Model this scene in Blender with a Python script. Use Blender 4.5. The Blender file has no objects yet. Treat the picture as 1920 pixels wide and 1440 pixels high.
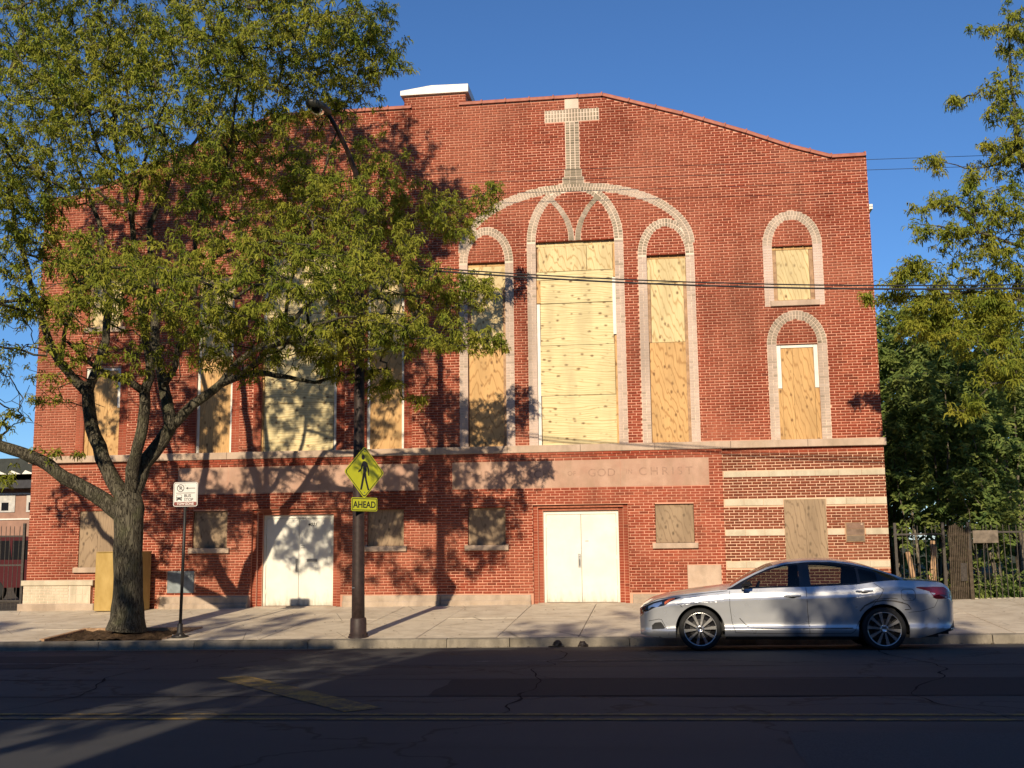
import bpy, bmesh, math, random
import numpy as np
from mathutils import Vector, Matrix, noise as mnoise
R = math.radians
random.seed(7); rng = np.random.default_rng(7)
scene = bpy.context.scene
COL = scene.collection

# ---------------------------------------------------------------- camera
cam_d = bpy.data.cameras.new('camera'); cam = bpy.data.objects.new('camera', cam_d); COL.objects.link(cam)
cam_d.sensor_width = 36.0; cam_d.lens = 38.62; cam_d.clip_start = 0.1; cam_d.clip_end = 3000
def cam_axes(pitch, yaw, roll):
    f = Vector((-math.sin(yaw)*math.cos(pitch), math.cos(yaw)*math.cos(pitch), math.sin(pitch)))
    r = Vector((math.cos(yaw), math.sin(yaw), 0)); u = r.cross(f)
    return r*math.cos(roll)+u*math.sin(roll), u*math.cos(roll)-r*math.sin(roll), f
_r, _u, _f = cam_axes(R(8.22), R(7.54), R(-0.66))
cam.matrix_world = Matrix(((_r.x, _u.x, -_f.x, 0.0), (_r.y, _u.y, -_f.y, -26.0), (_r.z, _u.z, -_f.z, 1.416), (0, 0, 0, 1)))
scene.camera = cam

# ---------------------------------------------------------------- light
SUN_DIR = Vector((0.085, 1.0, -0.45)).normalized()       # the way the sunlight travels
sun_el = math.asin(-SUN_DIR.z); sun_rot = math.atan2(-SUN_DIR.x, -SUN_DIR.y)
world = bpy.data.worlds.new('World'); scene.world = world; world.use_nodes = True
wn = world.node_tree.nodes; wl = world.node_tree.links
bg = wn['Background']; sky = wn.new('ShaderNodeTexSky'); sky.sky_type = 'NISHITA'; sky.sun_disc = False
sky.sun_elevation = sun_el; sky.sun_rotation = sun_rot; sky.altitude = 180; sky.air_density = 1.0; sky.dust_density = 0.0; sky.ozone_density = 9.0
wl.new(sky.outputs[0], bg.inputs[0]); bg.inputs[1].default_value = 0.108
sun_d = bpy.data.lights.new('sun', 'SUN'); sun_d.energy = 5.0; sun_d.angle = R(0.55); sun_d.color = (1.0, 0.84, 0.62)
sun = bpy.data.objects.new('sun', sun_d); COL.objects.link(sun); sun.location = (-3, -40, 25)
sun.rotation_euler = SUN_DIR.to_track_quat('-Z', 'Y').to_euler()
vs = scene.view_settings; vs.view_transform = 'Standard'; vs.look = 'None'; vs.exposure = 0.2; vs.gamma = 1.0; vs.use_curve_mapping = False
scene.render.engine = 'CYCLES'
scene.cycles.max_bounces = 5; scene.cycles.diffuse_bounces = 2; scene.cycles.glossy_bounces = 3; scene.cycles.transparent_max_bounces = 12

# ---------------------------------------------------------------- helpers
def tag(o, label=None, cat=None, group=None, kind=None):
    if label: o['label'] = label
    if cat: o['category'] = cat
    if group: o['group'] = group
    if kind: o['kind'] = kind
    return o
def empty(name, loc=(0, 0, 0), parent=None):
    o = bpy.data.objects.new(name, None); o.location = loc; o.empty_display_size = 0.2
    COL.objects.link(o)
    if parent: o.parent = parent
    return o
def link(name, me, mat=None, parent=None, loc=None):
    o = bpy.data.objects.new(name, me); COL.objects.link(o)
    if mat is not None and not me.materials: me.materials.append(mat)
    if parent: o.parent = parent
    if loc: o.location = loc
    return o
class MB:
    def __init__(s): s.v = []; s.f = []
    def add(s, vs, fs):
        n = len(s.v); s.v += [tuple(p) for p in vs]; s.f += [tuple(i+n for i in f) for f in fs]; return s
    def quad(s, a, b, c, d): return s.add([a, b, c, d], [(0, 1, 2, 3)])
    def box(s, x0, x1, y0, y1, z0, z1):
        return s.add([(x0,y0,z0),(x1,y0,z0),(x1,y1,z0),(x0,y1,z0),(x0,y0,z1),(x1,y0,z1),(x1,y1,z1),(x0,y1,z1)],
                     [(0,3,2,1),(4,5,6,7),(0,1,5,4),(1,2,6,5),(2,3,7,6),(3,0,4,7)])
    def bbox(s, x0, x1, y0, y1, z0, z1, b=0.01):
        """box with the camera-facing (-y) edges chamfered"""
        return s.add([(x0+b,y0,z0+b),(x1-b,y0,z0+b),(x1-b,y0,z1-b),(x0+b,y0,z1-b),(x0,y0+b,z0),(x1,y0+b,z0),(x1,y0+b,z1),(x0,y0+b,z1),
                      (x0,y1,z0),(x1,y1,z0),(x1,y1,z1),(x0,y1,z1)],
                     [(0,1,2,3),(0,4,5,1),(1,5,6,2),(2,6,7,3),(3,7,4,0),(4,8,9,5),(5,9,10,6),(6,10,11,7),(7,11,8,4),(8,11,10,9)])
    def prism(s, poly, y0, y1):
        """poly [(x,z)] counter-clockwise seen from -y, extruded y0..y1"""
        n = len(poly)
        return s.add([(x, y0, z) for x, z in poly]+[(x, y1, z) for x, z in poly],
                     [tuple(range(n)), tuple(range(2*n-1, n-1, -1))]+[(i, i+n, (i+1) % n+n, (i+1) % n) for i in range(n)])
    def tube(s, pts, rad, sides=8, cap=True, twist=0.0):
        pts = [Vector(p) for p in pts]; n = len(pts)
        if not hasattr(rad, '__len__'): rad = [rad]*n
        ref = None; rings = []
        for i in range(n):
            t = (pts[min(i+1, n-1)]-pts[max(i-1, 0)])
            t = t.normalized() if t.length > 1e-9 else Vector((0, 0, 1))
            if ref is None:
                ref = Vector((1, 0, 0)) if abs(t.x) < .8 else Vector((0, 1, 0))
            a = (ref-t*ref.dot(t)).normalized(); b = t.cross(a); ref = a
            rings.append([pts[i]+(a*math.cos(2*math.pi*k/sides+twist)+b*math.sin(2*math.pi*k/sides+twist))*rad[i] for k in range(sides)])
        vs = [p for r in rings for p in r]
        fs = [(i*sides+k, i*sides+(k+1) % sides, (i+1)*sides+(k+1) % sides, (i+1)*sides+k) for i in range(n-1) for k in range(sides)]
        if cap: fs += [tuple(range(sides-1, -1, -1)), tuple((n-1)*sides+k for k in range(sides))]
        return s.add(vs, fs)
    def lathe(s, prof, centre=(0, 0, 0), axis='z', sides=24):
        vs = []; n = len(prof)
        for k in range(sides):
            a = 2*math.pi*k/sides; c, sn = math.cos(a), math.sin(a)
            for r, h in prof:
                if axis == 'z': p = (r*c, r*sn, h)
                else: p = (r*c, h, r*sn)
                vs.append((p[0]+centre[0], p[1]+centre[1], p[2]+centre[2]))
        fs = []
        for k in range(sides):
            k2 = (k+1) % sides
            for i in range(n-1): fs.append((k*n+i, k2*n+i, k2*n+i+1, k*n+i+1) if axis == 'z' else (k*n+i+1, k2*n+i+1, k2*n+i, k*n+i))
        return s.add(vs, fs)
    def build(s, name, mat=None, parent=None, smooth=False, loc=None):
        me = bpy.data.meshes.new(name); me.from_pydata(s.v, [], s.f); me.update()
        if smooth: me.polygons.foreach_set('use_smooth', [True]*len(me.polygons))
        return link(name, me, mat, parent, loc)
def np_mesh(name, verts, quads, mat=None, parent=None, smooth=False):
    """verts (n,3), quads (m,4) arrays -> one mesh object"""
    me = bpy.data.meshes.new(name); n, m = len(verts), len(quads)
    me.vertices.add(n); me.vertices.foreach_set('co', np.asarray(verts, np.float32).ravel())
    me.loops.add(m*4); me.loops.foreach_set('vertex_index', np.asarray(quads, np.int32).ravel())
    me.polygons.add(m); me.polygons.foreach_set('loop_start', np.arange(0, 4*m, 4, dtype=np.int32))
    try: me.polygons.foreach_set('loop_total', np.full(m, 4, np.int32))
    except Exception: pass
    if smooth: me.polygons.foreach_set('use_smooth', np.ones(m, bool))
    me.update(calc_edges=True); me.validate()
    return link(name, me, mat, parent)
def shade_auto(o, ang=35):
    me = o.data; me.polygons.foreach_set('use_smooth', [True]*len(me.polygons))
    try: me.set_sharp_from_angle(angle=R(ang))
    except Exception: pass
    return o

# ---------------------------------------------------------------- materials
class NT:
    def __init__(s, name):
        s.m = bpy.data.materials.new(name); s.m.use_nodes = True; s.t = s.m.node_tree; s.t.nodes.clear()
        s.out = s.t.nodes.new('ShaderNodeOutputMaterial'); s.p = s.n('ShaderNodeBsdfPrincipled'); s.l(s.p.outputs[0], s.out.inputs[0])
    def n(s, t, **kw):
        x = s.t.nodes.new(t)
        for k, v in kw.items(): setattr(x, k, v)
        return x
    def l(s, a, b): s.t.links.new(a, b)
    def setin(s, node, i, v):
        if hasattr(v, 'links') or hasattr(v, 'is_linked'): s.l(v, node.inputs[i])
        else: node.inputs[i].default_value = v
    def pos(s, scale=(1, 1, 1), coord='world', rot=(0, 0, 0)):
        if coord == 'world': src = s.n('ShaderNodeNewGeometry').outputs['Position']
        else: src = s.n('ShaderNodeTexCoord').outputs['Object']
        mp = s.n('ShaderNodeMapping'); mp.inputs['Scale'].default_value = scale; mp.inputs['Rotation'].default_value = rot; s.l(src, mp.inputs[0]); return mp.outputs[0]
    def noise(s, vec, scale, detail=4, rough=.55, dist=0.0):
        x = s.n('ShaderNodeTexNoise'); s.l(vec, x.inputs['Vector']); x.inputs['Scale'].default_value = scale; x.inputs['Detail'].default_value = min(detail, 3)
        x.inputs['Roughness'].default_value = rough; x.inputs['Distortion'].default_value = dist; return x.outputs['Fac']
    def ramp(s, fac, stops, interp='LINEAR'):
        x = s.n('ShaderNodeValToRGB'); s.l(fac, x.inputs[0]); e = x.color_ramp.elements; x.color_ramp.interpolation = interp
        while len(e) < len(stops): e.new(.5)
        for i, (p, c) in enumerate(stops):
            e[i].position = p; e[i].color = (c, c, c, 1) if not hasattr(c, '__len__') else (*c[:3], 1)
        return x.outputs[0]
    def mix(s, fac, a, b, mode='MIX'):
        x = s.n('ShaderNodeMix', data_type='RGBA', blend_type=mode)
        s.setin(x, 0, fac)
        for i, v in ((6, a), (7, b)):
            if hasattr(v, 'is_linked'): s.l(v, x.inputs[i])
            else: x.inputs[i].default_value = (*v[:3], 1)
        return x.outputs[2]
    def math(s, op, a, b=0.5, c=None):
        x = s.n('ShaderNodeMath', operation=op); s.setin(x, 0, a); s.setin(x, 1, b)
        if c is not None: s.setin(x, 2, c)
        return x.outputs[0]
    def bump(s, h, strength=.3, dist=.01):
        x = s.n('ShaderNodeBump'); s.l(h, x.inputs['Height']); x.inputs['Strength'].default_value = strength; x.inputs['Distance'].default_value = dist
        s.l(x.outputs[0], s.p.inputs['Normal']); return x
    def base(s, v, rough=.8, spec=.3, metal=0.0):
        s.setin(s.p, 'Base Color', v if hasattr(v, 'is_linked') else (*v[:3], 1)); s.setin(s.p, 'Roughness', rough)
        s.p.inputs['Specular IOR Level'].default_value = spec; s.p.inputs['Metallic'].default_value = metal; return s
def simple(name, col, rough=.7, spec=.3, metal=0.0, var=.15, vscale=6.0, bump=0.0):
    t = NT(name); p = t.pos(); n = t.noise(p, vscale, 5, .6)
    c = t.mix(t.ramp(n, [(.3, 0.0), (.7, 1.0)]), tuple(v*(1-var) for v in col), tuple(min(1, v*(1+var)) for v in col))
    t.base(c, rough, spec, metal)
    if bump: t.bump(t.noise(p, vscale*6, 4), bump, .01)
    return t.m
M = {}
def brick_mat(name, dark, mid, light, wash=None, wash_amt=.5):
    t = NT(name); g = t.n('ShaderNodeNewGeometry'); oi = t.n('ShaderNodeObjectInfo')
    rnd = t.math('FRACT', t.math('ADD', g.outputs['Random Per Island'], oi.outputs['Random']))
    c = t.ramp(rnd, [(0.0, dark), (.18, mid), (.8, mid), (1.0, light)])
    p = t.pos(); big = t.noise(p, .35, 5, .6, .4)
    if wash: c = t.mix(t.math('MULTIPLY', t.ramp(big, [(.45, 0.0), (.62, 1.0)]), wash_amt), c, wash)
    soot = t.noise(t.pos((.9, .9, .3)), .8, 3, .6); c = t.mix(t.ramp(soot, [(.30, .5), (.5, 0.0)]), c, tuple(v*.4 for v in dark))
    # streaks running down the wall and speckle within each brick
    st = t.noise(t.pos((2.2, 2.2, .22)), 2.0, 5, .65); c = t.mix(t.ramp(st, [(.3, .28), (.6, 0.0)]), c, tuple(v*.45 for v in dark))
    fine = t.noise(p, 45, 4, .7); c = t.mix(t.ramp(fine, [(.35, .35), (.6, 0.0)]), c, tuple(v*.55 for v in mid), 'MIX')
    t.base(c, .85, .2); return t.m
M['brick'] = brick_mat('red_brick', (.18, .038, .02), (.32, .066, .034), (.40, .108, .058), (.45, .155, .092), .65)
M['brick_brown'] = brick_mat('brown_brick', (.16, .042, .022), (.25, .066, .034), (.31, .092, .05), (.34, .13, .075), .35)
M['cream'] = brick_mat('cream_brick', (.17, .145, .10), (.33, .27, .19), (.52, .42, .32), (.64, .50, .41), .7)
def mortar_mat(name, a, b):
    t = NT(name); p = t.pos(); n = t.noise(p, 1.4, 6, .65); c = t.mix(n, a, b)
    big = t.noise(p, .35, 5, .6, .4); c = t.mix(t.ramp(big, [(.45, 0.0), (.62, .55)]), c, tuple(v*.72 for v in a))
    soot = t.noise(t.pos((.9, .9, .3)), .8, 3, .6); c = t.mix(t.ramp(soot, [(.30, .5), (.5, 0.0)]), c, tuple(v*.35 for v in a))
    t.base(c, .95, .1); return t.m
M['cream_pale'] = brick_mat('pale_cream_brick', (.36, .29, .22), (.56, .44, .355), (.66, .53, .44), (.70, .54, .46), .75)
M['mortar'] = mortar_mat('pink_mortar', (.60, .30, .20), (.73, .395, .28))
M['mortar_tan'] = mortar_mat('tan_mortar', (.66, .43, .29), (.78, .54, .39))
M['mortar_cream'] = mortar_mat('cream_mortar', (.74, .58, .45), (.84, .68, .55))
def stone_mat(name, a, b, stain, rough=.9, gum=False):
    t = NT(name); p = t.pos(); n = t.noise(p, 1.6, 7, .6, .3); c = t.mix(t.ramp(n, [(.35, 0.0), (.65, 1.0)]), a, b)
    s2 = t.noise(t.pos((1.2, 1.2, .5)), 2.3, 5, .65); c = t.mix(t.ramp(s2, [(.32, .6), (.55, 0.0)]), c, stain)
    f = t.noise(p, 55, 4, .7); c = t.mix(t.ramp(f, [(.3, .3), (.55, 0.0)]), c, stain)
    if gum:
        v = t.n('ShaderNodeTexVoronoi', feature='F1'); v.inputs['Scale'].default_value = 2.2; t.l(p, v.inputs['Vector']); c = t.mix(t.ramp(v.outputs['Distance'], [(.05, .6), (.075, 0.0)]), c, tuple(q*.45 for q in stain))
        w = t.n('ShaderNodeTexVoronoi', feature='DISTANCE_TO_EDGE'); w.inputs['Scale'].default_value = .5; t.l(t.pos((1, 1.6, 1)), w.inputs['Vector']); c = t.mix(t.ramp(w.outputs['Distance'], [(0.0, .7), (.008, 0.0)]), c, tuple(q*.4 for q in stain))
    t.base(c, rough, .2); t.bump(f, .3, .004); return t.m
M['stone'] = stone_mat('limestone', (.46, .34, .25), (.56, .43, .33), (.30, .23, .17))
M['panel'] = stone_mat('painted_stone_panel', (.42, .25, .18), (.52, .34, .25), (.33, .22, .15))
M['stone_pale'] = stone_mat('pale_stone', (.52, .45, .33), (.62, .55, .42), (.34, .29, .21))
M['concrete_base'] = stone_mat('foundation_concrete', (.40, .31, .23), (.50, .40, .31), (.24, .19, .15))
M['concrete'] = stone_mat('sidewalk_concrete', (.58, .50, .38), (.67, .59, .455), (.42, .345, .25), gum=True)
M['kerb'] = stone_mat('kerb_concrete', (.21, .185, .145), (.31, .27, .21), (.08, .07, .055))
def ply_mat(name, col, grain, vert=True, knots=True, dark=(.15, .075, .03), knot_scale=(2.6, 1, 2.6)):
    """plywood sheet: cathedral grain, rows of knots"""
    t = NT(name); sc = (3.2, 3.2, .55) if vert else (.55, .55, 3.2)
    p = t.pos(sc); w = t.n('ShaderNodeTexWave', wave_type='RINGS', rings_direction='SPHERICAL'); 
    w.inputs['Scale'].default_value = 1.7; w.inputs['Distortion'].default_value = 12.0; w.inputs['Detail'].default_value = 2.5; w.inputs['Detail Scale'].default_value = .9
    oi = t.n('ShaderNodeObjectInfo'); ad = t.n('ShaderNodeVectorMath', operation='ADD'); t.l(p, ad.inputs[0])
    cb = t.n('ShaderNodeCombineXYZ'); t.l(t.math('MULTIPLY', oi.outputs['Random'], 37.0), cb.inputs[0]); t.l(t.math('MULTIPLY', oi.outputs['Random'], 91.0), cb.inputs[2]); t.l(cb.outputs[0], ad.inputs[1])
    t.l(ad.outputs[0], w.inputs['Vector'])
    line = t.ramp(w.outputs['Fac'], [(0.0, .85), (.10, .25), (.3, 0.0)])
    c = t.mix(t.noise(ad.outputs[0], 1.0, 4), tuple(v*.82 for v in col), tuple(min(1, v*1.12) for v in col))
    c = t.mix(t.math('MULTIPLY', line, .95), c, grain)
    fib = t.noise(t.pos((60, 60, 2) if vert else (2, 60, 60)), 1.0, 3); c = t.mix(t.ramp(fib, [(.3, .25), (.55, 0.0)]), c, grain)
    if knots:
        v = t.n('ShaderNodeTexVoronoi', feature='F1'); mp = t.n('ShaderNodeMapping'); mp.inputs['Scale'].default_value = knot_scale
        t.l(ad.outputs[0], mp.inputs[0]); g = t.n('ShaderNodeNewGeometry'); mp2 = t.pos((8.0, .01, 5.0) if vert else (5.0, .01, 8.0))
        a2 = t.n('ShaderNodeVectorMath', operation='ADD'); t.l(mp2, a2.inputs[0]); t.l(cb.outputs[0], a2.inputs[1]); t.l(a2.outputs[0], v.inputs['Vector'])
        v.inputs['Scale'].default_value = 1.0; v.inputs['Randomness'].default_value = .75
        wob = t.math('ADD', v.outputs['Distance'], t.math('MULTIPLY', t.math('SUBTRACT', t.noise(t.pos(), 22, 3), .5), .22))
        c = t.mix(t.ramp(wob, [(0.10, .9), (.19, .5), (.31, 0.0)]), c, dark)
    sn = t.noise(t.pos((1.3, 1.3, .35)), 1.7, 3); c = t.mix(t.ramp(sn, [(.36, .45), (.55, 0.0)]), c, tuple(v*.55 for v in col))
    t.base(c, .75, .25); return t.m
M['ply'] = ply_mat('fresh_plywood', (.74, .63, .35), (.42, .28, .11), vert=False)
M['ply_v'] = ply_mat('fresh_plywood_upright', (.72, .58, .31), (.42, .27, .11), vert=True)
M['ply_tan'] = ply_mat('tan_plywood', (.62, .385, .165), (.36, .19, .07), vert=True)
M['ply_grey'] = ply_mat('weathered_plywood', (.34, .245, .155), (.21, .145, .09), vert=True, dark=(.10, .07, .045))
M['reveal'] = simple('brick_mortar_reveal', (.36, .13, .08), .9, .1, var=.25, vscale=18)  # average tone of brick and mortar together, for reveals and door lintels
M['white_paint'] = simple('white_paint', (.74, .71, .63), .5, .4, var=.08)
def door_mat():
    t = NT('scuffed_door_paint'); p = t.pos(); n = t.noise(p, 2.2, 3, .6); c = t.mix(t.ramp(n, [(.35, 0.0), (.7, 1.0)]), (.70, .685, .595), (.78, .765, .68))
    z = t.n('ShaderNodeSeparateXYZ'); t.l(p, z.inputs[0]); k = t.math('ADD', z.outputs[2], t.math('MULTIPLY', t.noise(t.pos((2.5, 2.5, .8)), 4, 3, .7), .7)); c = t.mix(t.ramp(k, [(.22, .8), (.42, .25), (.62, 0.0)]), c, (.36, .31, .22))
    sc = t.noise(t.pos((1.2, 1, 14)), 6, 3, .7); c = t.mix(t.ramp(sc, [(.66, 0.0), (.74, .45)]), c, (.40, .36, .28)); ru = t.noise(p, 26, 3, .6); c = t.mix(t.ramp(ru, [(.70, 0.0), (.76, .6)]), c, (.30, .18, .09))
    t.base(c, .5, .3); return t.m
M['door_paint'] = door_mat()
M['rawwood'] = simple('weathered_wood', (.38, .24, .14), .85, .2, var=.3, vscale=9)
M['terracotta'] = simple('terracotta_coping', (.36, .12, .075), .6, .3, var=.2)
M['dark_gap'] = simple('dark_void', (.02, .018, .016), .9, .1)
M['roofing'] = simple('dark_roofing', (.06, .06, .065), .9, .1)
M['steel'] = simple('dull_steel', (.32, .32, .32), .4, .5, .8)
M['black_metal'] = simple('black_metal', (.018, .016, .015), .5, .4, var=.3, vscale=20)
M['pole_brown'] = simple('dark_brown_pole', (.034, .021, .018), .55, .35, var=.35, vscale=14, bump=.1)
# ================================================================ ground, road, sidewalk
def z0(x): return 0.008*(max(-40, min(20, x))+1.87)
def sidewalk_z(x, y): return z0(x)+0.285*max(-5.95, min(0, y))/5.95
_RY = [-26.0, -24, -20, -16, -12, -8, -5.95]; _RZ = [-.44, -.34, -.25, -.21, -.245, -.335, -.44]
def road_z(x, y): return z0(x)+float(np.interp(y, _RY, _RZ))
def ground_mat():
    t = NT('lot_ground'); p = t.pos(); n = t.noise(p, .5, 6, .65); c = t.mix(t.ramp(n, [(.4, 0.0), (.6, 1.0)]), (.075, .06, .04), (.05, .075, .025))
    t.base(c, .95, .1); t.bump(t.noise(p, 25, 4), .6, .03); return t.m
M['lot'] = ground_mat()
tag(MB().quad((-1500, -1500, -.62), (1500, -1500, -.62), (1500, 1500, -.62), (-1500, 1500, -.62)).build('ground', M['lot']), kind='structure')
def asphalt():
    t = NT('asphalt'); p = t.pos(); n = t.noise(t.pos((.25, 1.2, 1)), 1.0, 6, .6); c = t.mix(n, (.040, .041, .043), (.062, .062, .062))
    agg = t.noise(p, 160, 2, .6); c = t.mix(t.ramp(agg, [(.35, .5), (.6, 0.0)]), c, (.03, .03, .032)); c = t.mix(t.ramp(agg, [(.62, 0.0), (.75, .5)]), c, (.11, .11, .105))
    oil = t.noise(t.pos((.12, .9, 1)), 1.3, 4); c = t.mix(t.ramp(oil, [(.52, 0.0), (.68, .55)]), c, (.030, .030, .032))
    w = t.n('ShaderNodeTexVoronoi', feature='DISTANCE_TO_EDGE'); w.inputs['Scale'].default_value = .28
    ad = t.n('ShaderNodeVectorMath', operation='ADD'); t.l(p, ad.inputs[0])
    nz = t.n('ShaderNodeTexNoise'); nz.inputs['Scale'].default_value = 1.6; nz.inputs['Detail'].default_value = 6; t.l(p, nz.inputs['Vector'])
    ms = t.n('ShaderNodeVectorMath', operation='SCALE'); t.l(nz.outputs['Color'], ms.inputs[0]); ms.inputs['Scale'].default_value = 1.3; t.l(ms.outputs[0], ad.inputs[1]); t.l(ad.outputs[0], w.inputs['Vector'])
    crack = t.ramp(w.outputs['Distance'], [(0.0, .9), (.006, .7), (.012, 0.0)])
    c = t.mix(crack, c, (.012, .012, .012)); t.base(c, .85, .35); t.bump(agg, .5, .006); return t
_a = asphalt(); M['asphalt'] = _a.m
xs = list(np.arange(-90, 91, 6.0)); ys = list(np.arange(-26, -6.0, .5))+[-5.95]
V = [(x, y, road_z(x, y)) for x in xs for y in ys]; ny = len(ys)
Q = [(i*ny+j, (i+1)*ny+j, (i+1)*ny+j+1, i*ny+j+1) for i in range(len(xs)-1) for j in range(ny-1)]
road = tag(np_mesh('road', V, Q, M['asphalt'], smooth=True), kind='structure')
def paint_mat(name, col, worn):
    t = NT(name); p = t.pos(); a = t.noise(p, 6, 6, .7); b = t.noise(p, 60, 3, .7)
    k = t.ramp(t.math('ADD', t.math('MULTIPLY', a, .6), t.math('MULTIPLY', b, .4)), [(worn-.06, 0.0), (worn+.06, 1.0)])
    c = t.mix(k, col, (.055, .054, .05)); t.base(c, .8, .3); return t.m
M['yellow_line'] = paint_mat('worn_yellow_paint', (.26, .17, .04), .50)
M['white_line'] = paint_mat('worn_white_paint', (.22, .22, .21), .46)
def stripe(name, x0, y0, x1, y1, w, mat, n=14):
    d = Vector((x1-x0, y1-y0)).normalized(); px, py = -d.y*w/2, d.x*w/2; m = MB(); vs = []
    for i in range(n+1):
        f = i/n; x = x0+(x1-x0)*f; y = y0+(y1-y0)*f
        for s in (-1, 1): vs.append((x+px*s, y+py*s, road_z(x+px*s, y+py*s)+.006))
    m.add(vs, [(2*i, 2*i+2, 2*i+3, 2*i+1) for i in range(n)])
    o = m.build(name, mat, road); return o
for yy in (-15.25, -15.55): stripe('lane_marking', -60, yy, 60, yy, .11, M['yellow_line'], 60)
stripe('lane_marking', -5.6, -11.9, -3.0, -14.95, .42, M['yellow_line'], 12)
def road_patch(x0, x1, y0, y1, mat):
    nx, ny = 12, 6; vs = []; 
    for i in range(nx+1):
        for j in range(ny+1):
            x = x0+(x1-x0)*i/nx; y = y0+(y1-y0)*j/ny; e = .05*mnoise.noise(Vector((x*2.1, y*2.3, 3))); vs.append((x+(e if i in (0, nx) else 0), y+(e if j in (0, ny) else 0), road_z(x, y)+.003))
    MB().add(vs, [(i*(ny+1)+j, (i+1)*(ny+1)+j, (i+1)*(ny+1)+j+1, i*(ny+1)+j+1) for i in range(nx) for j in range(ny)]).build('road_patch', mat, road)
M['patch_a'] = simple('dark_road_patch', (.028, .028, .03), .9, .2, var=.25, vscale=60); M['patch_b'] = simple('grey_road_patch', (.066, .066, .065), .9, .2, var=.25, vscale=60)
road_patch(-2.6, 5.2, -13.85, -12.3, M['patch_a']); road_patch(6.0, 12.5, -10.55, -7.9, M['patch_b']); road_patch(-16, -9.0, -10.5, -8.2, M['patch_a']); road_patch(1.0, 3.2, -18.1, -16.2, M['patch_b']); road_patch(-4.5, -1.5, -10.3, -8.6, M['patch_b'])
M['tar'] = simple('tar_seal', (.014, .014, .015), .95, .05, var=.3)
for yy, wv in ((-12.25, .035), (-13.9, .05), (-10.6, .03), (-18.2, .04)):
    m = MB(); vs = []; n = 160
    for k in range(n+1):
        x = -45+90*k/n; yc = yy+.05*mnoise.noise(Vector((x*.5, yy, 0)))+.02*mnoise.noise(Vector((x*3, yy, 5))); w = wv*(.4+.6*abs(mnoise.noise(Vector((x*1.1, 9, yy)))*2))
        vs += [(x, yc-w/2, road_z(x, yc)+.004), (x, yc+w/2, road_z(x, yc)+.004)]
    m.add(vs, [(2*k, 2*k+2, 2*k+3, 2*k+1) for k in range(n)]); m.build('tar_seam', M['tar'], road)
for x0, seed in ((-7.3, 1), (-1.6, 2), (3.3, 3), (9.5, 4), (-14, 5)):
    m = MB(); vs = []; n = 60
    for k in range(n+1):
        y = -6.6-9.0*k/n; x = x0+1.1*mnoise.noise(Vector((y*.25, seed*7, 0)))+.25*mnoise.noise(Vector((y*1.5, seed*3, 2))); w = .03*(.3+abs(mnoise.noise(Vector((y*2, seed, 1)))*2))
        vs += [(x-w/2, y, road_z(x, y)+.0045), (x+w/2, y, road_z(x, y)+.0045)]
    m.add(vs, [(2*k+1, 2*k+3, 2*k+2, 2*k) for k in range(n)]); m.build('tar_seam', M['tar'], road)
for xa in (-40, -30.5, -21, -11.5, -2.8, 6.5, 16): stripe('lane_marking', xa, -9.7, xa+3.4, -9.7, .09, M['white_line'], 6)

walk = tag(empty('sidewalk'), kind='structure')
def slab(x0, x1, y0, y1, name='paving_slab', mat=None, zf=None, th=.12, parent=None, b=.012):
    zf = zf or sidewalk_z; m = MB(); j = (random.random()-.5)*.008
    c = [(x0, y0), (x1, y0), (x1, y1), (x0, y1)]; ci = [(x0+b, y0+b), (x1-b, y0+b), (x1-b, y1-b), (x0+b, y1-b)]
    m.add([(x, y, zf(x, y)+j) for x, y in ci]+[(x, y, zf(x, y)+j-b*.7) for x, y in c]+[(x, y, zf(x, y)-th) for x, y in c],
          [(0, 1, 2, 3)]+[(4+i, 4+(i+1) % 4, (i+1) % 4, i) for i in range(4)]+[(8+i, 8+(i+1) % 4, 4+(i+1) % 4, 4+i) for i in range(4)])
    return m.build(name, mat or M['concrete'], parent or walk)
PIT = (-11.95, -9.45, -5.62, -4.0)
gap = .006
edges = [-.02+1.5*i for i in range(-15, 9)]
for i in range(len(edges)-1):
    a, b = edges[i]+gap, edges[i+1]-gap
    slab(a, b, -2.75+gap, -.02)
    if b < PIT[0]-.1 or a > PIT[1]+.1: slab(a, b, -5.77, -2.75-gap)
    else:
        slab(a, b, PIT[3]+gap, -2.75-gap)
        if a < PIT[0]: slab(a, PIT[0]-gap, -5.77, PIT[3]-gap)
        if b > PIT[1]: slab(PIT[1]+gap, b, -5.77, PIT[3]-gap)
for a in (-52, -45.2, -38.4, -31.6, 12.1, 19, 26, 33): slab(a, a+6.78, -5.77, -.02)
m = MB(); m.quad((-60, -5.77, z0(-60)-.33), (60, -5.77, z0(60)-.33), (60, 0.3, z0(60)-.05), (-60, 0.3, z0(-60)-.05)); m.build('joint_bed', M['dark_gap'], walk)
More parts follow.
